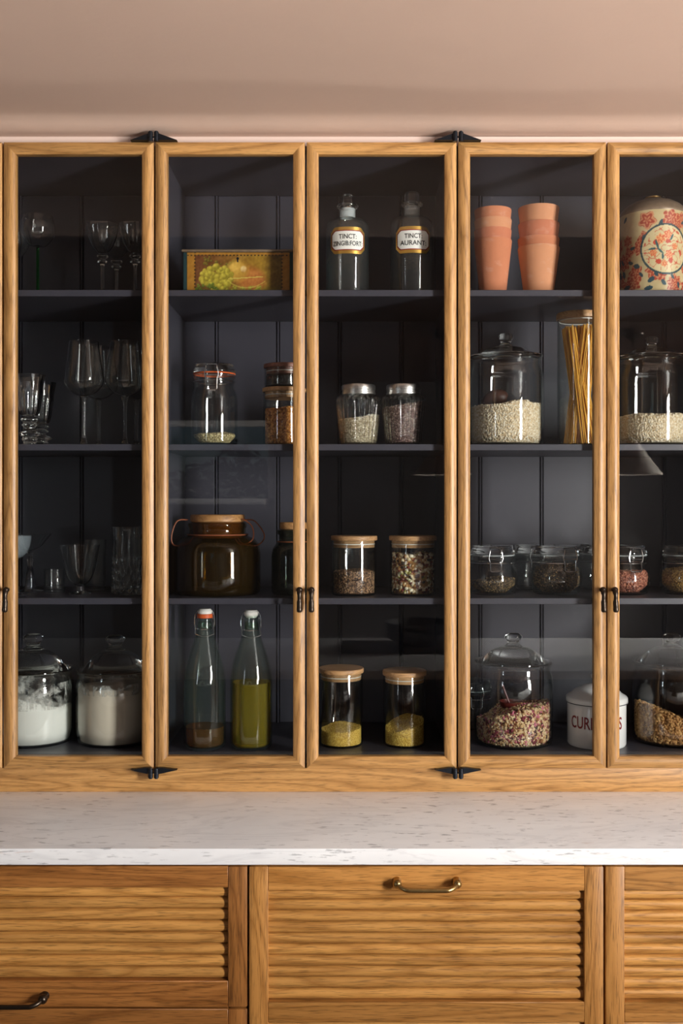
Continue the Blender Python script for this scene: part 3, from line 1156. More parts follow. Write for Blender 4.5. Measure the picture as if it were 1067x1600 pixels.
def blob(cx_, cy_, r, base, hi, soft=.25):
    global col
    d = np.sqrt((A - cx_) ** 2 + (V - cy_) ** 2) / r
    m_ = np.clip((1 - d) / soft, 0, 1)
    sh = np.clip(1 - np.sqrt((A - cx_ + r * .3) ** 2 + (V - cy_ - r * .35) ** 2) / (1.3 * r), 0, 1)
    c = np.array(base)[None, :] * (1 - sh[:, None]) + np.array(hi)[None, :] * sh[:, None]
    col = col * (1 - m_[:, None]) + c * m_[:, None]
for _ in range(26):
    q = rr_.uniform(0, 1)
    blob(.16 * asp + q * .36 * asp, .80 + rr_.uniform(-.1, .1) - .1 * q, rr_.uniform(.02, .05), (70, 74, 24), (140, 120, 50))
blob(.60 * asp, .34, .40, (150, 86, 44), (190, 130, 66), .5)
blob(.66 * asp, .30, .34, (158, 92, 50), (186, 122, 70), .5)
blob(.49 * asp, .54, .33, (168, 128, 54), (222, 186, 104), .4)
blob(.55 * asp, .58, .09, (196, 160, 120), (226, 206, 170))
for _ in range(95):
    a, q = rr_.uniform(0, 2 * PI), math.sqrt(rr_.uniform(0, 1))
    gx, gy = .285 * asp + q * math.cos(a) * .15 * asp, .36 + q * math.sin(a) * .31
    blob(gx, gy, rr_.uniform(.065, .10), (128, 118, 34), (206, 196, 92), .3)
for _ in range(40):
    blob(rr_.uniform(.02, .30) * asp, rr_.uniform(.03, .2), rr_.uniform(.02, .05), (60, 80, 28), (120, 136, 52), .4)
for _ in range(26):
    blob(rr_.uniform(.35, .72) * asp, rr_.uniform(.02, .14), rr_.uniform(.02, .06), (110, 116, 40), (170, 168, 70), .5)
arc = np.abs((V - .33) - .16 * (U - .40)) < .012
sel = arc & (U > .40) & (U < .74)
col[sel] = (200, 184, 110)
arc2 = np.abs(V - (.10 + 2.6 * (U - .58) ** 2 * 2)) < .015
sel = arc2 & (U > .42) & (U < .76)
col[sel] = col[sel] * .4 + np.array((196, 190, 110)) * .6
tex = hash_noise(A, V, 55, 41) * 15 + hash_noise(A, V, 24, 42) * 15
col = (col + tex[:, None]) * np.array((.93, .90, .72))
bd = np.minimum(np.minimum(A, asp - A), 1 - V)
ed = (A < .20) | (A > asp - .20) | (V > .93)
col[ed] = np.array((150, 104, 34)) + hash_noise(A, V, 40, 5)[ed][:, None] * 14
ln = ((np.abs(A - .20) < .02) | (np.abs(A - (asp - .20)) < .02)) & (np.sin(V * 70) > 0)
col[ln] = (60, 40, 18)
ln = (np.abs(V - .93) < .02) & (np.sin(A * 70) > 0)
col[ln] = (60, 40, 18)
me = bpy.data.meshes.new('painted_front')
vv = [(fx0 + (fx1 - fx0) * a - (tx0 + tx1) / 2, -.0408, fz0 + (fz1 - fz0) * b - Z1) for a, b in zip(U, V)]
me.from_pydata(vv, [], [(j * nu + i, j * nu + i + 1, (j + 1) * nu + i + 1, (j + 1) * nu + i) for j in range(nv - 1) for i in range(nu - 1)])
set_print(me, col)
me.materials.append(paint_mat('fruit_print', .38))
o = bpy.data.objects.new('painted_front', me)
link(o, tin, None)
o['label'] = 'painted grapes and peaches on an olive ground'
kx, kz = X(371.5, y - .04), Z(404, y - .04)
m = MB()
m.prism([(kx + .0028 * math.cos(t), kz + .0028 * math.sin(t)) for t in np.linspace(0, 2 * PI, 14)[:-1]], y - .0416, y - .041)
m.prism([(kx - .0016, kz - .008), (kx + .0016, kz - .008), (kx + .001, kz), (kx - .001, kz)], y - .0416, y - .041)
m.build('keyhole', ink_black, tin)

# round floral tin
y = .12
rcx, rR = X(1020, y), 52 * sc(y)
zt = Z(341, y)
rt = thing('round_tin', 'round cream tin with red flowers and a navy ringed medallion', 'tin', (rcx, y, Z1))
nu, nv = 380, 120
U, V = np.meshgrid(np.linspace(-PI, PI, nu, endpoint=False), np.linspace(0, 1, nv))
U, V = U.ravel(), V.ravel()
A, B = U * rR, V * (zt - Z1)
col = np.tile(np.array((176, 160, 120.)), (len(U), 1)) + (hash_noise(A, B, 60, 3) * 12 + hash_noise(A, B, 400, 4) * 6)[:, None]
zc_ = Z(401, y) - Z1
ac = .007
rr_ = np.random.default_rng(5)


def flower(fx, fz, r, c1, c2, petals):
    global col
    d = np.hypot(A - fx, B - fz)
    an = np.arctan2(B - fz, A - fx)
    lim = r * (.86 + .14 * np.cos(petals * an + fx * 900))
    m1 = d < lim
    tex = np.sin(d / r * 11 + 2 * np.sin(petals * an)) > .35
    col[m1] = c1
    col[m1 & tex] = c2


def leaf(fx, fz, a, ln_, w, c):
    global col
    p, q = (A - fx) * math.cos(a) + (B - fz) * math.sin(a), -(A - fx) * math.sin(a) + (B - fz) * math.cos(a)
    m1 = (p / ln_) ** 2 + (q / w) ** 2 < 1
    col[m1] = c


H_ = zt - Z1
for k_ in range(70):
    a = -PI * rR + 2 * PI * rR * ((k_ * .618) % 1)
    flower(a, rr_.uniform(.06, .94) * H_, rr_.uniform(.013, .022), (150, 60, 42), (184, 128, 92), rr_.integers(5, 8))
for k_ in range(60):
    leaf(-PI * rR + 2 * PI * rR * ((k_ * .618 + .31) % 1), rr_.uniform(.03, .97) * H_, rr_.uniform(0, PI), rr_.uniform(.005, .010), rr_.uniform(.003, .0055), (38, 66, 76))
d = np.hypot(A - ac, B - zc_)
RM = .0535
inside = d < RM
col[inside] = np.array((190, 176, 136)) + (hash_noise(A, B, 90, 8)[inside] * 10)[:, None]
scr = np.abs(hash_noise(A, B, 330, 21)) < .05
col[inside & scr & (d < RM * .9)] = (176, 84, 58)
scr2 = (hash_noise(A, B, 260, 33) > .38)
col[inside & scr2 & (d < RM * .9)] = (172, 66, 46)
for fx, fz, r in ((-.012, .022, .012), (.004, .030, .011), (-.028, -.008, .009), (.006, -.012, .010), (-.004, -.032, .008), (.020, .006, .008)):
    flower(ac + fx, zc_ + fz, r, (186, 84, 54), (212, 164, 110), 6)
for fx, fz, a, l_ in ((.013, .026, 1.1, .008), (-.020, .010, 1.9, .010), (-.013, -.004, 2.4, .009), (-.030, 0, .1, .008), (-.008, -.016, 1.6, .007)):
    leaf(ac + fx, zc_ + fz, a, l_, .0024, (44, 82, 86))
col[np.abs(d - RM) < .0021] = (30, 60, 66)
me = bpy.data.meshes.new('body')
vv = [(rR * math.sin(a), -rR * math.cos(a), b) for a, b in zip(U, B)]
fc = [(j * nu + i, j * nu + (i + 1) % nu, (j + 1) * nu + (i + 1) % nu, (j + 1) * nu + i) for j in range(nv - 1) for i in range(nu)]
me.from_pydata(vv, [], fc + [tuple(range(nu - 1, -1, -1))])
set_print(me, col)
me.polygons.foreach_set('use_smooth', [True] * len(me.polygons))
me.set_sharp_from_angle(angle=.8)
me.materials.append(paint_mat('floral_print', .33))
o = bpy.data.objects.new('body', me)
link(o, rt, None)
zl = zt - .0002
MB().lathe([(0, zl), (rR * 1.0, zl), (rR * 1.01, zl + .003), (rR * .985, zl + .008), (rR * .93, zl + .015), (rR * .80, zl + .024), (rR * .62, zl + .032), (rR * .42, zl + .0375), (rR * .25, zl + .0395), (0, zl + .040)], rcx, y, 56).build('lid', tin_dark, rt)
MB().lathe([(0, zl + .0392), (.012, zl + .0392), (.011, zl + .0415), (.017, zl + .0435), (.017, zl + .0458), (.011, zl + .0475), (0, zl + .048)], rcx, y, 28).build('knob', brass, rt)


# ------------------------------------------------------------------ lettering
def text_data(body, w, h, sx_max=None):
    cu = bpy.data.curves.new('lettering', 'FONT')
    cu.body = body
    cu.size = 1
    cu.resolution_u = 3
    cu.offset = 0.014
    ob = bpy.data.objects.new('lettering_source', cu)
    C.objects.link(ob)
    dg = bpy.context.evaluated_depsgraph_get()
    me = bpy.data.meshes.new_from_object(ob.evaluated_get(dg))
    vs_ = np.array([v.co[:] for v in me.vertices])
    fs_ = [tuple(p.vertices) for p in me.polygons]
    bpy.data.objects.remove(ob)
    bpy.data.curves.remove(cu)
    bpy.data.meshes.remove(me)
    mn, mx = vs_.min(0), vs_.max(0)
    vs_[:, 0] = (vs_[:, 0] - (mn[0] + mx[0]) / 2) / (mx[0] - mn[0]) * w
    vs_[:, 1] = (vs_[:, 1] - mn[1]) / (mx[1] - mn[1]) * h
    return vs_, fs_


def wrap(m, body, w, h, cx, cy, R, z, yaw=0.0):
    v, f = text_data(body, w, h)
    m.add([(cx + R * math.sin(a / R + yaw), cy - R * math.cos(a / R + yaw), z + b) for a, b, _ in v], f)


def curved_plate(cx, cy, R, hw, hh, cut, zc, yaw=0.0):
    m = MB()
    n = 24
    v, f = [], []
    for i in range(n + 1):
        u = -hw + 2 * hw * i / n
        k_ = max(0.0, abs(u) - (hw - cut))
        h = hh - k_
        for z in (zc - h, zc + h):
            v.append((cx + R * math.sin(u / R + yaw), cy - R * math.cos(u / R + yaw), z))
    for i in range(n):
        f.append((2 * i, 2 * i + 2, 2 * i + 3, 2 * i + 1))
    return m.add(v, f)


# ------------------------------------------------------------------ apothecary bottles
def apothecary(px, y, label, lines, stop, dz):
    cx = X(px, y)
    k_ = sc(y)
    b = thing('apothecary_bottle', label, 'bottle', (cx, y, Z1), 'apothecary bottles on the top shelf')
    R = 33.8 * k_
    body = [(0, Z1)] + [(R * .95, Z1), (R, Z1 + .004)] + PR(y, [(33.8, 358 + dz), (33, 352 + dz), (28, 347 + dz), (18, 344 + dz), (12.5, 342.5 + dz)])
    neck = PR(y, [(12, 341 + dz), (12, 327 + dz), (16.5, 325 + dz), (17, 322.5 + dz), (15, 320.5 + dz), (11, 320 + dz)])
    MB().lathe(shell(body + neck[:1], .0025, .005), cx, y, 48).build('body', hazy, b, sharp=50)
    MB().lathe([(neck[0][0], neck[0][1]), neck[1]] + [(neck[1][0] - .003, neck[1][1]), (neck[0][0] - .003, neck[0][1]), neck[0]], cx, y, 36).build('neck', frost, b)
    MB().lathe([neck[1], neck[2], neck[3], neck[4], neck[5], (9.5 * k_, neck[5][1]), (9.5 * k_, neck[1][1]), neck[1]], cx, y, 36).build('lip', solid, b)
    st = PR(y, stop)
    MB().lathe([(0, st[0][1])] + st + [(0, st[-1][1])], cx, y, 28, (6, .08, st[1][1] if len(st) < 5 else 0, 9)).build('stopper', solid, b)
    zc = Z(383.5 + dz * .3, y)
    lab = curved_plate(cx, y, R + .0006, 29.5 * k_, 20.5 * k_, 8 * k_, zc).build('label', gold, b, sharp=60)
    lab['label'] = 'gilt edged drug label with black capitals'
    curved_plate(cx, y, R + .0009, 27.5 * k_, 15.6 * k_, 6 * k_, zc).build('red_border', label_red, lab, sharp=60)
    curved_plate(cx, y, R + .0012, 26 * k_, 14.0 * k_, 5.5 * k_, zc).build('white_field', label_white, lab, sharp=60)
    m = MB()
    wrap(m, lines[0], lines[2] * k_, 7.4 * k_, cx, y, R + .0016, zc + 2.0 * k_)
    wrap(m, lines[1], lines[3] * k_, 7.4 * k_, cx, y, R + .0016, zc - 8.6 * k_)
    m.build('lettering', ink_black, lab, smooth=False)
    return b


apothecary(543, .105, 'apothecary bottle lettered TINCT: ZINGIB:FORT: with an open pouring stopper', ('TINCT:', 'ZINGIB:FORT:', 28, 48),
           [(6, 326), (7, 321), (7.5, 318), (6.2, 311), (7.4, 306), (6.5, 304.5), (4, 306)], 0)
apothecary(643.5, .105, 'apothecary bottle lettered TINCT: AURANT: with a flat disc stopper', ('TINCT:', 'AURANT:', 28, 42),
           [(8, 326), (8, 319.5), (10.5, 318), (11, 304), (10, 302)], -3)


# ------------------------------------------------------------------ terracotta pots
def pot_stack(px, y, tops, r_top, r_bot, h, where):
    k_ = sc(y)
    b0 = brow(y, Z1)
    names = ['lowest', 'second from the bottom', 'third from the bottom', 'topmost']
    for i, top in enumerate(tops):
        cx = X(px + (0, -.3, .15, -.1)[i], y)
        zt = Z(top, y)
        zb = Z1 if i == 0 else zt - h * k_
        f = [1, .993, .986, .979][i]
        t = 1.3 * k_
        H = zt - zb
        o = [(0, zb), (r_bot * f * k_ * .97, zb), (r_bot * f * k_, zb + .002), (r_top * f * k_, zt - .0022), (r_top * f * k_ * .985, zt)]
        inn = [(r_top * f * k_ - t * .9, zt), (r_top * f * k_ - t, zt - .003), (r_bot * f * k_ - t * .6, zb + .006), (0, zb + .006)]
        m = MB().lathe(o + inn, cx, y, 56).build('terracotta_pot', terra[(i * 2 + (1 if px > 800 else 0)) % 3], None, (cx, y, zb), sharp=50)
        tag(m, '%s terracotta pot of the stack %s' % (names[i], where), 'flower pot', 'nested terracotta pots on the top shelf')


pot_stack(770, .12, [377, 361, 345, 329], 29.5, 20, brow(.12, Z1) - 377, 'nearest the apothecary bottles')
pot_stack(841.5, .12, [388, 374, 351, 326], 32.5, 22.5, brow(.12, Z1) - 388, 'nearest the round floral tin')


# ------------------------------------------------------------------ jars
def big_jar(label, px, y, zb, R, top, knob_top, group, kf=.66):
    """Wide counter jar: R px radius; top = photo row of the lid's flange; knob_top = row of the knob's top."""
    cx, k_ = X(px, y), sc(y)
    j = thing('glass_jar', label, 'jar', (cx, y, zb), group)
    r = R * k_
    b0 = brow(y, zb)
    sh = top + (b0 - top) * .17
    prof = [(0, zb), (r * .90, zb), (r * .965, zb + .003), (r * .992, zb + .012)] + [(r, Z(b0 - 22, y)), (r, Z(sh + 14, y)), (r * .985, Z(sh + 6, y)), (r * .955, Z(sh, y)), (r * .93, Z(sh - 4, y)), (r * .93, Z(top + 11, y)), (r * .975, Z(top + 9.5, y)), (r * .975, Z(top + 7, y))]
    MB().lathe(shell(prof, .0032, .006), cx, y, 64).build('body', clear, j, sharp=50)
    zl = Z(top + 6.6, y)
    hk = (top - knob_top)
    lid = [(0, zl), (r * .96, zl), (r * .99, zl + .002), (r * .985, zl + .0045), (r * .80, zl + .0075), (r * .55, Z(top - hk * (1 - kf) * .62, y)), (r * .36, Z(top - hk * (1 - kf) * .92, y)), (0, Z(top - hk * (1 - kf) * 1.05, y))]
    MB().lathe(lid, cx, y, 64).build('lid_plate', solid, j, sharp=50)
    zk0, zk1 = Z(top - hk * (1 - kf), y), Z(knob_top, y)
    hh = zk1 - zk0
    kr = hh * (.56 if kf > .6 else .66)
    kp = [(0, zk0 - .001), (kr * 1.05, zk0 - .001), (kr * .85, zk0 + hh * .12), (kr * .66, zk0 + hh * .28), (kr * .8, zk0 + hh * .45), (kr * .98, zk0 + hh * .66), (kr * .96, zk0 + hh * .82), (kr * .72, zk0 + hh * .95), (kr * .3, zk1), (0, zk1)]
    MB().lathe(spline(kp, 3), cx, y, 32).build('knob', solid, j, sharp=60)
    rin = r - .0032 - .0012
    def rad(z):
        q = (z - zb - .006)
        return rin * (.93 + .065 * min(1, max(0, q) / .012))
    return cx, y, zb + .006, rad, k_


GJ = 'wide counter jars with knobbed glass lids'
oat_mat = grain_mat('rolled_oat_tones', [(0, (176, 150, 116)), (.3, (216, 194, 160)), (.7, (236, 220, 194)), (1, (246, 236, 218))], .8)
cx, cy, zb, rad, k_ = big_jar('wide glass jar of oats with a knobbed lid, beside the spaghetti jar', 790, .15, Z2, 58, 553, 521, GJ)
hgt = Z(636, .15) - zb
grains('rolled_oats', 'pale rolled oats heaped in the jar beside the spaghetti', 'oats', cx, cy, zb, rad, wave_top(hgt, (0.004, -.004), .005, .004, 2), (.0034, .0026, .0010), 6500, oat_mat, None, .62, (.2, 1))
# scoop half sunk in the oats
s = MB()
sx, sy, sz = cx - .016, cy - .012, zb + hgt + .008
s.tube(smooth_path([(sx - .034, sy, sz - .002), (sx - .022, sy, sz + .010), (sx - .004, sy - .004, sz + .013), (sx + .014, sy - .004, sz + .008)], 4), [.006, .008, .011, .013, .015, .016, .017, .0175, .018, .018, .017, .015, .012], 14)
tag(s.build('oat_scoop', scoop_wood, None), 'dark scoop lying half buried in the oats beside the spaghetti', 'scoop')
cx, cy, zb, rad, k_ = big_jar('wide glass jar of oats with a knobbed lid, below the round floral tin', 1018, .15, Z2, 57, 554, 526, GJ)
grains('rolled_oats', 'pale rolled oats in the jar below the round floral tin', 'oats', cx, cy, zb, rad, wave_top(Z(652, .15) - zb, (0.002, 0), .003, .002, 5), (.0034, .0026, .0010), 5000, oat_mat, None, .6, (.2, 1))

# flour jars
for px, top, kt, lab, flab, mat, ftop, sl in (
        (52, 1040, 990, 'glass jar of white flour with a knobbed lid, cut off by the door stile', 'white flour in the jar cut off by the door stile', flour_m, 1092, (-.012, -.010)),
        (180, 1040, 992, 'glass jar filled high with cream flour, beside the hinge stile', 'cream flour filling the jar beside the hinge stile', rye_m, 1070, (0.003, 0.0))):
    cx, cy, zb, rad, k_ = big_jar(lab, px, .150, ZF, 62 if px < 100 else 60, top, kt, GJ, .47)
    hgt = Z(ftop, .150) - zb
    fl = grains('flour', flab, 'flour', cx, cy, zb, rad, wave_top(hgt, sl, .010 if ftop > 1080 else .004, 0, 9 if ftop > 1080 else 4), (.0006, .0006, .0006), 0, mat, None)
    m = MB()
    seg = 48
    z0, z1 = zb + hgt - .012, Z(top + 22, .150)
    v = []
    for z in np.linspace(z0, z1, 5):
        for i in range(seg):
            a = 2 * PI * i / seg
            rr0 = rad(z) - .0004 - (.002 if z > z1 - .002 else 0)
            v.append((cx + rr0 * math.cos(a), cy + rr0 * math.sin(a), z))
    m.add(v, [(q * seg + i, q * seg + (i + 1) % seg, (q + 1) * seg + (i + 1) % seg, (q + 1) * seg + i) for q in range(4) for i in range(seg)])
    dd = m.build('clinging_dust', dust_m, fl, sharp=80)
    dd['label'] = 'flour dust clinging to the inside of the glass'

# granola jar and cornflake jar
gran = grain_mat('granola_tones', [(0, (226, 200, 160)), (.30, (204, 168, 120)), (.55, (150, 98, 60)), (.68, (120, 40, 52)), (.80, (196, 110, 128)), (.90, (72, 38, 30))], .7)
cx, cy, zb, rad, k_ = big_jar('wide glass jar of pink flecked muesli with a scoop, beside the currants canister', 802, .135, ZF, 61, 1028, 989, GJ, .52)
hgt = Z(1107, .135) - zb
grains('muesli', 'muesli with pink petals in the jar beside the canister', 'muesli', cx, cy, zb, rad, wave_top(hgt, (.018, -.002), .007, .004, 3), (.0058, .0048, .0018), 3200, gran, None, .6)
s = MB()
sx, sy, sz = cx - .008, cy - .018, zb + hgt + .010
s.lathe([(0, sz - .012), (.014, sz - .010), (.024, sz), (.027, sz + .010), (.0255, sz + .010), (.022, sz), (.012, sz - .008), (0, sz - .0105)], sx, sy, 28)
s.tube([(sx - .006, sy - .01, sz + .008), (sx - .022, sy - .012, sz + .050)], .0022, 8)
tag(s.build('muesli_scoop', simple('red_brown_scoop', srgb(96, 34, 30), .35), None), 'red-brown scoop with wire handle resting on the muesli', 'scoop')
flake = grain_mat('cornflake_tones', [(0, (120, 78, 38)), (.4, (170, 120, 66)), (.8, (196, 148, 90)), (1, (206, 164, 108))], .75)
cx, cy, zb, rad, k_ = big_jar('wide glass jar of brown flakes with a knobbed lid, beside the currants canister', 1050, .15, ZF, 61, 1028, 989, GJ, .52)
grains('bran_flakes', 'brown flakes sloping in the jar right of the currants canister', 'cereal', cx, cy, zb, rad, wave_top(Z(1118, .15) - zb, (-.030, -.004), .006, .003, 6), (.0062, .0048, .0016), 2600, flake, None, .6)


# tall preserving jar with a wire clip and rubber seal
def clip_jar(label, px, y, zb, R, top, neck_r, shoulder, bottom_in, group, tall, clip_px=0.0, seal=None, lidr=None):
    cx, k_ = X(px, y), sc(y)
    j = thing('preserving_jar', label, 'jar', (cx, y, zb), group)
    r, rn = R * k_, neck_r * k_
    b0 = brow(y, zb)
    if tall:
        prof = [(0, zb), (r * .90, zb), (r * .97, zb + .003), (r, zb + .010)] + PR(y, [(R, b0 - 30), (R, shoulder + 20), (R * .96, shoulder + 8), (neck_r * .95, shoulder), (neck_r * .93, top + 24), (neck_r * .99, top + 20), (neck_r * .99, top + 16)])
    else:
        prof = [(0, zb), (r * .78, zb), (r * .88, zb + .003)] + PR(y, [(R * .97, b0 - 14), (R, b0 - 26), (R * .95, b0 - 40), (neck_r * .95, shoulder), (neck_r * .92, top + 24), (neck_r * 1.0, top + 21), (neck_r * 1.0, top + 17)])
    MB().lathe(shell(prof, .0028, .005), cx, y, 56).build('body', clear, j, sharp=50)
    zs = Z(top + 15.0, y)
    m = MB()
    ring(m, cx, y, zs, rn * .97, .0016)
    m.build('seal', seal or frost, j)
    zl = Z(top + 13.6, y)
    MB().lathe([(0, zl), (rn * 1.0, zl), (rn * 1.02, zl + .002), (rn * 1.0, zl + .006), (rn * .93, Z(top + 6, y)), (rn * .92, Z(top + 1.5, y)), (rn * .88, Z(top, y)), (0, Z(top, y))], cx, y, 56).build('lid_plate', solid, j, sharp=45)
    m = MB()
    wire_clip(m, cx + clip_px * k_, y + (abs(clip_px * k_) ** 2) / (2 * rn), rn, Z(top + 17, y), Z(top + 3, y), 17 * k_, (26 if tall else 22) * k_)
    ring(m, cx, y, Z(top + 27, y), rn * .94 + .0016, .0011)
    m.tube(smooth_path([(cx, y - rn - .001, Z(top + 2, y)), (cx, y - rn * .5, Z(top - .5, y)), (cx, y + rn * .5, Z(top - .5, y)), (cx, y + rn + .004, Z(top + 8, y))], 4), .0009, 6)
    m.build('wire_clip', steel, j)
    pts = [(z, q) for q, z in prof[1:]]
    zs_, rs_ = [p[0] for p in pts], [p[1] for p in pts]
    return cx, y, zb + .005, (lambda z: float(np.interp(z, zs_, rs_)) - .0052 - max(0, .016 - (z - zb - .005)) * .9), k_


lent = grain_mat('lentil_tones', [(0, (110, 92, 54)), (.5, (180, 160, 108)), (1, (226, 210, 160))], .6)
cx, cy, zb, rad, k_ = clip_jar('tall preserving jar with an orange rubber seal and few pale lentils', 335, .11, Z2, 36, 570, 33, 607, 0, None, True, 0, rubber)
grains('lentils', 'pale green lentils in the jar with the orange seal', 'lentils', cx, cy, zb, rad, wave_top(Z(679, .11) - zb, (0, 0.004), .002, 0, 1), (.0026, .0026, .0015), 2600, lent, None, .5)

seedm = grain_mat('dark_seed_tones', [(0, (18, 15, 12)), (.5, (66, 50, 34)), (.85, (120, 94, 60)), (1, (168, 138, 92))], .5)
SJ = 'small preserving jars on the third shelf'
for px, y, lab, ctop, cp, slab, mt in (
        (769, .135, 'small preserving jar of dark seeds nearest the mixed bean jar', 905, 0, 'dark seeds in the jar nearest the mixed beans', seedm),
        (869, .135, 'small preserving jar filled to the neck with dark seeds, its clip turned aside', 883, 14, 'dark seeds filling the jar with the turned clip', seedm),
        (975, .135, 'small preserving jar of pinkish beans behind the pair of door handles', 894, 8, 'pinkish red seeds in the jar behind the door handles', grain_mat('pink_seed_tones', [(0, (96, 44, 32)), (.5, (160, 92, 70)), (1, (196, 132, 104))], .5)),
        (1071, .135, 'small preserving jar of yellow-brown seeds cut by the picture edge', 889, 0, 'yellow-brown seeds in the jar at the picture edge', grain_mat('golden_seed_tones', [(0, (70, 48, 22)), (.5, (134, 96, 44)), (1, (178, 138, 74))], .5))):
    cx, cy, zb, rad, k_ = clip_jar(lab, px, y, Z3, 40, 852, 35, 884, 0, SJ, False, cp)
    grains('seeds', slab, 'seeds', cx, cy, zb, rad, wave_top(Z(ctop, y) - zb, (.003, 0), .003, 0, px), (.0023, .0017, .0014) if px != 975 else (.0038, .003, .0022), 3000 if px != 975 else 1500, mt, None, .6)
for px, lab in ((836, 'empty preserving jar at the back between the two dark seed jars'), (938, 'empty preserving jar at the back, half behind the handle stile')):
    clip_jar(lab, px, .27, Z3, 38, 850, 34, 880, 0, SJ, False, -4)
clip_jar('empty preserving jar on the cabinet floor behind the muesli jar', 741, .288, ZF, 29, 1062, 27, 1096, 0, None, False, 0)


# jars with wooden lids
def wood_lid_jar(label, px, y, zb, R, top, lid_h, group, lidmat=lidwood, flat_lid=False):
    cx, k_ = X(px, y), sc(y)
    j = thing('storage_jar', label, 'jar', (cx, y, zb), group)
    r = R * k_
    zt = Z(top + lid_h * .40, y)
    MB().lathe(shell([(0, zb), (r * .94, zb), (r * .985, zb + .002), (r, zb + .006), (r, zt - .001), (r * .995, zt)], .0026, .004), cx, y, 52).build('body', clear, j, sharp=50)
    z0 = Z(top, y)
    MB().lathe([(0, zt + .0004), (r * 1.02, zt + .0004), (r * 1.035, zt + .0015), (r * 1.035, z0 - .0012), (r * 1.015, z0), (0, z0)], cx, y, 52).build('lid_plate', lidmat, j, sharp=40)
    lo = Z(top + lid_h, y)
    MB().lathe([(0, lo), (r - .0045, lo), (r - .0040, lo + .001), (r - .0040, zt + .0003), (0, zt + .0003)], cx, y, 52).build('stopper', lidmat, j, sharp=40)
    m = MB()
    ring(m, cx, y, (lo + zt) / 2, r - .0042, .0012, 48)
    m.build('seal', porcelain, j)
    return cx, y, zb + .004, (lambda z: r - .0026 - .001), k_


WJ = 'storage jars with wooden lids'
pepper = grain_mat('peppercorn_tones', [(0, (34, 20, 13)), (.5, (104, 72, 48)), (1, (186, 146, 108))], .6)
cx, cy, zb, rad, k_ = wood_lid_jar('wooden-lidded jar half full of peppercorns, beside the mixed bean jar', 553, .115, Z3, 35, 837, 18, WJ)
grains('peppercorns', 'brown peppercorns half filling a wooden-lidded jar', 'peppercorns', cx, cy, zb, rad, wave_top(Z(893, .115) - zb, (0, 0), .002, 0, 1), (.0025, .0025, .0025), 2800, pepper, None, .65)
bean = grain_mat('mixed_bean_tones', [(0, (90, 36, 26)), (.16, (170, 124, 72)), (.38, (226, 206, 168)), (.60, (50, 36, 30)), (.68, (128, 56, 38)), (.80, (240, 230, 204)), (.93, (160, 150, 80))], .35)
cx, cy, zb, rad, k_ = wood_lid_jar('wooden-lidded jar of mixed beans, beside the partition', 645, .115, Z3, 36, 837, 18, WJ)
grains('mixed_beans', 'mixed coloured beans filling a wooden-lidded jar', 'beans', cx, cy, zb, rad, wave_top(Z(866, .115) - zb, (0, 0), .003, 0, 2), (.0066, .0044, .0040), 760, bean, None, .75)
millet = grain_mat('millet_tones', [(0, (160, 120, 36)), (.5, (214, 176, 74)), (1, (240, 210, 112))], .6)
cx, cy, zb, rad, k_ = wood_lid_jar('tall wooden-lidded jar of bright yellow millet, next to the handle stile', 533, .115, ZF, 34, 1043, 18, WJ)
grains('millet', 'yellow millet in the tall jar next to the handle stile', 'millet', cx, cy, zb, rad, wave_top(Z(1137, .115) - zb, (.002, .004), .0015, 0, 3), (.0013, .0013, .0013), 6500, millet, None, .6)
cx, cy, zb, rad, k_ = wood_lid_jar('tall wooden-lidded jar of shaded yellow grain, next to the partition', 632, .115, ZF, 33, 1047, 18, WJ)
grains('millet', 'sloping yellow grain in the tall jar next to the partition', 'millet', cx, cy, zb, rad, wave_top(Z(1130, .115) - zb, (.010, .008), .003, 0, 8), (.0016, .0014, .0014), 5200, millet, None, .6)
# stacked pair on the second shelf
cx, cy, zb, rad, k_ = wood_lid_jar('wooden-lidded jar of orange chickpeas under a smaller jar, behind the handle stile', 444, .13, Z2, 33, 607, 16, WJ)
grains('chickpeas', 'orange dried chickpeas in the lower stacked jar', 'chickpeas', cx, cy, zb, rad, wave_top(Z(640, .13) - zb, (.002, 0), .002, 0, 2), (.0036, .0034, .0032), 1500, grain_mat('chickpea_tones', [(0, (130, 78, 30)), (.5, (188, 120, 50)), (1, (222, 160, 82))], .55), None, .75)
zst = Z(607, .13) + .0003
cx, cy, zb, rad, k_ = wood_lid_jar('small jar of black seeds with a reddish lid, standing on the chickpea jar', 444, .13, zst, 31, 570, 16, WJ, redwood)
grains('black_seeds', 'black seeds in the jar with the reddish lid', 'seeds', cx, cy, zb, rad, wave_top(Z(590, .13) - zb, (0, 0), .001, 0, 2), (.0018, .0014, .0012), 1800, grain_mat('black_seed_tones', [(0, (14, 13, 14)), (.6, (46, 42, 40)), (1, (92, 86, 80))], .4), None, .8)


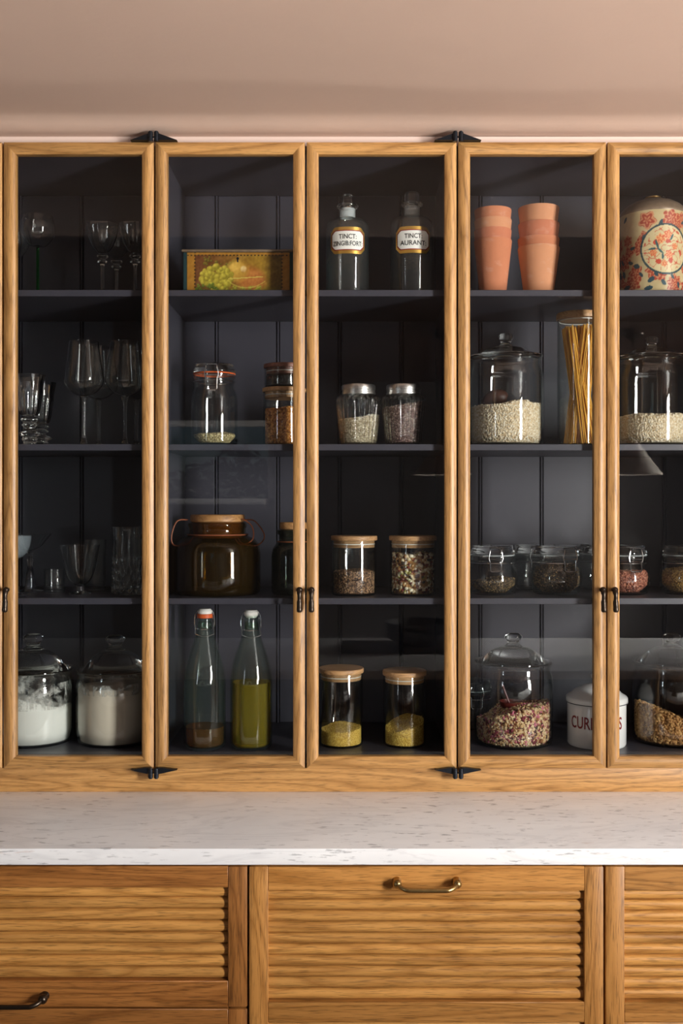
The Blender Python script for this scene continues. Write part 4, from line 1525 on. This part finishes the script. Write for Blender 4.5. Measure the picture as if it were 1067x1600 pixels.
# fluted jars with screw caps
def fluted(label, px, y, lidx, contents, clab, mat, ctop, size, n):
    cx, k_ = X(px, y), sc(y)
    j = thing('fluted_jar', label, 'jar', (cx, y, Z2), 'fluted jars with metal caps')
    b0 = brow(y, Z2)
    pr = [(0, Z2)] + PR(y, [(26, b0), (27.5, b0 - 3), (28, b0 - 8)]) + PR(y, [(28 + 6.6 * t, b0 - 8 - (b0 - 8 - 626) * t) for t in np.linspace(.1, 1, 8)]) + PR(y, [(34, 622), (29, 618), (25.5, 616.5), (25, 613)])
    MB().lathe(shell(pr, .0026, .005), cx, y, 168, (24, .085, Z(b0 - 5, y), Z(625, y))).build('body', ribbed, j, sharp=70)
    zc0, zc1 = Z(617, y), Z(601.5, y)
    r = 26.4 * k_
    MB().lathe([(r - .001, zc0), (r, zc0), (r, zc0 + .004), (r * .975, zc0 + .005), (r * .975, zc0 + .009), (r, zc0 + .010), (r, zc1 - .003), (r * .96, zc1 - .0006), (r * .9, zc1), (0, zc1), (0, zc1 - .001), (r - .001, zc1 - .004), (r - .001, zc0)], cx, y, 56).build('screw_cap', alu, j, sharp=40)
    zz = [p[1] for p in pr[1:]]
    rr0 = [p[0] for p in pr[1:]]
    grains(contents, clab, 'seeds', cx, y, Z2 + .005, lambda z: float(np.interp(z, zz, rr0)) - .0046, wave_top(Z(ctop, y) - Z2 - .005, (.006, 0), .002, 0, px), size, n, mat, None, .75)


fluted('fluted glass jar of pale seeds with a metal screw cap', 560, .10, 0, 'pale_seeds', 'pale seeds in the fluted jar', grain_mat('pale_seed_tones', [(0, (122, 104, 80)), (.5, (180, 164, 134)), (1, (222, 210, 184))], .6), 654, (.0034, .0020, .0010), 2200)
fluted('fluted glass jar of purplish brown seeds with a metal screw cap', 630, .10, 0, 'brown_seeds', 'purplish brown seeds in the fluted jar', grain_mat('brown_seed_tones', [(0, (66, 44, 42)), (.5, (112, 84, 78)), (1, (158, 130, 120))], .6), 634, (.0024, .0016, .0012), 3000)

# spaghetti jar
y = .14
cx, k_ = X(905, y), sc(y)
pj = thing('pasta_jar', 'tall glass jar holding bundles of dry spaghetti', 'jar', (cx, y, Z2))
r = 34 * k_
zt = Z(500, y)
MB().lathe(shell([(0, Z2), (r * .94, Z2), (r, Z2 + .006), (r, zt - .004), (r * 1.0, zt)], .0026, .005), cx, y, 52).build('body', clear, pj, sharp=50)
MB().lathe([(0, zt + .0004), (r * 1.03, zt + .0004), (r * 1.04, zt + .002), (r * 1.04, Z(492, y)), (r * 1.0, Z(490, y)), (0, Z(490, y))], cx, y, 52).build('lid_plate', lidwood, pj, sharp=40)
m = MB()
ring(m, cx, y, zt - .003, r - .0042, .0012, 48)
m.build('seal', porcelain, pj)
m = MB()
zp0, zp1 = Z2 + .0058, Z(508, y)
for b in range(2):
    s_ = 1 if b == 0 else -1
    for _ in range(150):
        a, q = random.uniform(0, 2 * PI), math.sqrt(random.uniform(0, 1))
        bx, by = q * math.cos(a), q * math.sin(a)
        p0 = (cx - .012 * s_ + bx * .024 + .003, y + by * .028 + .008 * s_, zp0 + random.uniform(0, .003))
        a2 = a + random.uniform(-.5, .5)
        p1 = (cx + .017 * s_ + q * math.cos(a2) * .020, y + q * math.sin(a2) * .026 - .008 * s_, zp1 - random.uniform(.0, .018))
        m.tube([p0, p1], .00105, 5)
tag(m.build('spaghetti', pasta_m, None), 'long dry spaghetti strands crossing inside the tall jar', 'spaghetti', None, 'stuff')

# big smoky jar with wooden stopper and cord
y = .14
cx, k_ = X(340, y), sc(y)
bj = thing('smoked_glass_jar', 'large smoky olive glass jar with wooden stopper and leather cord', 'jar', (cx, y, Z3))
R = 67
b0 = brow(y, Z3)
MB().lathe(shell([(0, Z3), (R * .93 * k_, Z3), (R * .98 * k_, Z3 + .004)] + PR(y, [(R, b0 - 10), (R, 862), (R * .97, 850), (R * .86, 842), (R * .70, 837), (R * .66, 832), (R * .65, 826), (R * .68, 822), (R * .68, 818), (R * .655, 816)]), .004, .006), cx, y, 64).build('body', brownglass, bj, sharp=60)
MB().lathe([(0, Z(840, y)), (R * .56 * k_, Z(840, y)), (R * .585 * k_, Z(816, y)), (R * .635 * k_, Z(814.5, y)), (R * .635 * k_, Z(806, y)), (R * .61 * k_, Z(804, y)), (0, Z(804, y))], cx, y, 56).build('stopper', corkwood, bj, sharp=40)
m = MB()
ring(m, cx, y, Z(835, y), R * .68 * k_ + .002, .0016, 48)
for s_ in (-1, 1):
    bx = cx + s_ * 44 * k_
    m.tube(smooth_path([(bx, y - .02, Z(812, y)), (bx + s_ * 16 * k_, y - .03, Z(814, y)), (bx + s_ * (24 if s_ < 0 else 31) * k_, y - .035, Z(836, y)), (bx + s_ * 20 * k_, y - .035, Z(851, y)), (bx - s_ * 2 * k_, y - .045, Z(848, y)), (bx - s_ * 10 * k_, y - .04, Z(838, y))], 5), .0016, 7)
m.tube(smooth_path([(cx + 40 * k_, y - .03, Z(810, y)), (cx + 56 * k_, y - .036, Z(822, y)), (cx + 57 * k_, y - .04, Z(842, y)), (cx + 40 * k_, y - .045, Z(850, y)), (cx + 30 * k_, y - .045, Z(840, y))], 5), .0016, 7)
m.build('leather_cord', leather, bj)
# dark green bottle with stopper
y = .13
cx, k_ = X(458, y), sc(y)
gj = thing('green_glass_bottle', 'dark green bottle with wooden stopper, half behind the handle stile', 'bottle', (cx, y, Z3))
b0 = brow(y, Z3)
MB().lathe(shell([(0, Z3), (31 * k_, Z3), (33 * k_, Z3 + .004)] + PR(y, [(34, b0 - 10), (34, 868), (32, 857), (26, 848), (22, 845), (22, 836), (25, 833), (25, 828), (22, 827)]), .003, .005), cx, y, 52).build('body', greenglass, gj, sharp=60)
MB().lathe([(0, Z(838, y)), (18 * k_, Z(838, y)), (19 * k_, Z(826.5, y)), (21 * k_, Z(826, y)), (21 * k_, Z(818, y)), (20 * k_, Z(816, y)), (0, Z(816, y))], cx, y, 40).build('stopper', corkwood, gj, sharp=40)
m = MB()
ring(m, cx, y, Z(846, y), 24 * k_ + .001, .0013, 40)
m.build('leather_cord', leather, gj)


# swing-top bottles
def swing_bottle(label, px, y, top, seal_on, liquid, llab, lmat, lrow, lcat):
    cx, k_ = X(px, y), sc(y)
    b = thing('swing_top_bottle', label, 'bottle', (cx, y, ZF), 'swing-top bottles on the cabinet floor')
    b0 = brow(y, ZF)
    low = [(0, ZF), (27 * k_, ZF), (30.5 * k_, ZF + .003), (32 * k_, ZF + .010)]
    mid = spline(PR(y, [(32.2, b0 - 24), (32.2, 1075), (31.5, 1054), (28, 1034), (21, 1012), (15, 994), (11.5, 980), (10.5, 972)]), 4)
    topn = PR(y, [(10.5, top + 30), (12.5, top + 27), (12.5, top + 22), (11, top + 20), (11, top + 12), (12, top + 10), (11, top + 8)])
    outer = low + mid + topn
    MB().lathe(shell(outer, .003, .006), cx, y, 60, (10, .035, 0, Z(1060, y))).build('body', greeny, b, sharp=70)
    MB().lathe([(0, Z(top + 12, y)), (8 * k_, Z(top + 12, y)), (11 * k_, Z(top + 8, y)), (11.5 * k_, Z(top + 3, y)), (9 * k_, Z(top, y)), (0, Z(top - 1, y))], cx, y, 28).build('stopper', porcelain, b)
    if seal_on:
        m = MB()
        m.lathe([(7.5 * k_, Z(top + 14, y)), (11.8 * k_, Z(top + 14, y)), (12.2 * k_, Z(top + 8.5, y)), (11.2 * k_, Z(top + 7.6, y)), (7.5 * k_, Z(top + 7.6, y)), (7.5 * k_, Z(top + 14, y))], cx, y, 28)
        m.build('seal', rubber, b)
    m = MB()
    ring(m, cx, y, Z(top + 31, y), 11.5 * k_ + .0008, .0011, 30)
    for s_ in (-1, 1):
        xx = cx + s_ * 12.6 * k_
        m.tube(smooth_path([(cx + s_ * 11 * k_, y, Z(top + 2, y)), (xx + s_ * .003, y - .003, Z(top + 10, y)), (xx + s_ * .004, y - .006, Z(top + 24, y)), (xx + s_ * .001, y - .004, Z(top + 31, y))], 5), .0011, 6)
        m.tube(smooth_path([(xx, y - .002, Z(top + 12, y)), (xx + s_ * .002, y - .012, Z(top + 22, y)), (xx + s_ * .005 * (1 if s_ > 0 else .2), y - .014, Z(top + 38, y))], 5), .0012, 6)
    m.tube([(cx - 11 * k_, y, Z(top + 3, y)), (cx + 11 * k_, y, Z(top + 3, y))], .0011, 6)
    m.tube(smooth_path([(cx + 12.6 * k_ + .005, y - .014, Z(top + 38, y)), (cx + 2 * k_, y - .018, Z(top + 42, y)), (cx - 12.6 * k_ - .001, y - .014, Z(top + 38, y))], 4), .0012, 6)
    m.build('wire_clip', steel, b)
    zl = Z(lrow, y)
    li = [(0, ZF + .0065), (26 * k_, ZF + .0065), (29.0 * k_, ZF + .012), (29.3 * k_, zl), (0, zl)]
    o = MB().lathe(li, cx, y, 60, (10, .035, ZF + .008, zl)).build(liquid, lmat, None, (cx, y, ZF + .0065), sharp=60)
    tag(o, llab, lcat, None, 'stuff')


swing_bottle('swing-top bottle with orange seal holding a little amber vinegar', 320, .085, 951, True, 'vinegar', 'amber vinegar low in the bottle with the orange seal', vinegar_m, 1134, 'vinegar')
swing_bottle('swing-top bottle more than half full of green olive oil', 392.5, .085, 953, False, 'olive_oil', 'yellow-green olive oil in the swing-top bottle', oil_m, 1065, 'oil')

# enamel canister
y = .12
cx, k_ = X(932, y), sc(y)
en = thing('enamel_canister', 'white enamel canister lettered CURRANTS in dark red', 'canister', (cx, y, ZF))
r = 45 * k_
zt = Z(1094, y)
MB().lathe(shell([(0, ZF), (r * .97, ZF), (r, ZF + .004), (r, zt), (r * .99, zt + .001)], .0015, .003), cx, y, 56).build('body', enamel, en, sharp=50)
MB().lathe([(r * .9, zt - .002), (r * 1.045, zt - .002), (r * 1.06, zt), (r * 1.05, zt + .008), (r * 1.01, zt + .0115), (r * .86, zt + .017), (r * .78, zt + .0225), (r * .62, zt + .029), (r * .42, zt + .034), (r * .22, zt + .037), (0, zt + .038)], cx, y, 56).build('lid_plate', enamel, en, sharp=50)
zk = zt + .037
MB().lathe([(0, zk), (.010, zk), (.007, zk + .005), (.008, zk + .009), (.013, zk + .014), (.014, zk + .019), (.010, zk + .024), (0, zk + .026)], cx, y, 28).build('knob', enamel, en)
m = MB()
ring(m, cx, y, zt - .0022, r * 1.05, .0009, 56)
m.build('rim_edge', enamel_edge, en)
m = MB()
wrap(m, 'CURRANTS', 88 * k_, 19 * k_, cx, y, r + .0007, Z(1132, y), -math.atan2(cx, D + y))
o = m.build('lettering', ink_red, en, smooth=False)
o['label'] = 'dark red capitals CURRANTS'

# ------------------------------------------------------------------ the kitchen behind the viewer, seen mirrored in the glass
isl = thing('kitchen_island', 'dark kitchen island with pale marble top, mirrored in the door glass', 'island', (0.3, -2.04, 0))
MB().box(-1.5, 2.1, -2.46, -1.62, 0.0, .868, .004, 2).build('body', darkwood, isl)
MB().box(-1.55, 2.15, -2.5, -1.58, .868, .9, .003, 2).build('worktop', marble, isl)
by, bx = -2.14, .30
bd = MB().box(bx - .30, bx + .22, by - .14, by + .14, .9, .918, .004, 2).build('chopping_board', darkwood, None, (bx, by, .9))
tag(bd, 'dark chopping board under the bowls, mirrored in the door glass', 'board')
for i, (zb, R, lab) in enumerate(((.918, .145, 'lower dark stoneware bowl on the board, mirrored in the door glass'), (.956, .15, 'upper dark stoneware bowl of the mirrored pair'))):
    pr = spline([(0, zb), (R * .45, zb), (R * .55, zb + .004), (R * .85, zb + .028), (R, zb + .060)], 4)
    o = MB().lathe(shell(pr, .006, .006), bx + .02 + .008 * i, by, 48).build('stoneware_bowl', bowl_m, None, (bx + .02 + .008 * i, by, zb), sharp=50)
    tag(o, lab, 'bowl', 'bowls on the island')
for px, lab in ((692, 'pale conical pendant lamp mirrored above the mixed bean jar'), (991, 'pale conical pendant lamp mirrored above the pinkish bean jar')):
    py_ = -2.62
    kk = S * (D - py_) / D
    lx = (px - CXP) * kk
    zb = ZC - (742 - HR) * kk
    p = thing('pendant_lamp', lab, 'lamp', (lx, py_, CEIL), 'pendant lamps over the island')
    R, H = 46 * kk, 52 * kk
    MB().lathe([(R, zb), (.022, zb + H), (.016, zb + H + .008), (.008, zb + H + .012), (.008, zb + H + .010), (.015, zb + H + .005), (.020, zb + H - .002), (R - .003, zb), (R, zb)], lx, py_, 48).build('lamp_shade', shade_m, p, sharp=50)
    m = MB()
    m.tube([(lx, py_, zb + H + .009), (lx, py_, CEIL - .02)], .004, 8)
    m.build('cord', bronze, p)
    MB().lathe([(0, CEIL - .030), (.012, CEIL - .028), (.03, CEIL - .018), (.05, CEIL - .006), (.052, CEIL), (0, CEIL)], lx, py_, 32).build('ceiling_rose', bronze, p)

# a dense shrub outside the rear window, seen only as a mirror image
lm = MB()
r_ = random.Random(3)
for _ in range(9000):
    lx, ly = r_.uniform(-3.0, 1.6), r_.uniform(-7.0, -6.2)
    hmax = 1.78 + .30 * (lx + 1.3) * .6 + .12 * math.sin(5 * lx) + .06 * math.sin(13 * lx)
    lz = max(hmax, .6) * math.sqrt(r_.uniform(0.0, 1.0))
    a, b, c = r_.uniform(0, 6.28), r_.uniform(-.8, .8), r_.uniform(.03, .06)
    d1 = Vector((math.cos(a) * math.cos(b), math.sin(a) * math.cos(b), math.sin(b))) * c
    d2 = d1.orthogonal().normalized() * c * .45
    p = Vector((lx, ly, lz))
    lm.add([p - d1, p + d2, p + d1, p - d2], [(0, 1, 2, 3)])
tag(lm.build('garden_foliage', simple('dark_leaf', (0.02, 0.035, 0.018, 1), .6, var=.3, vscale=5), None, (0, -6.6, 0), smooth=False), 'dark garden foliage outside the rear window, faintly mirrored in the glass', 'shrub', None, 'stuff')
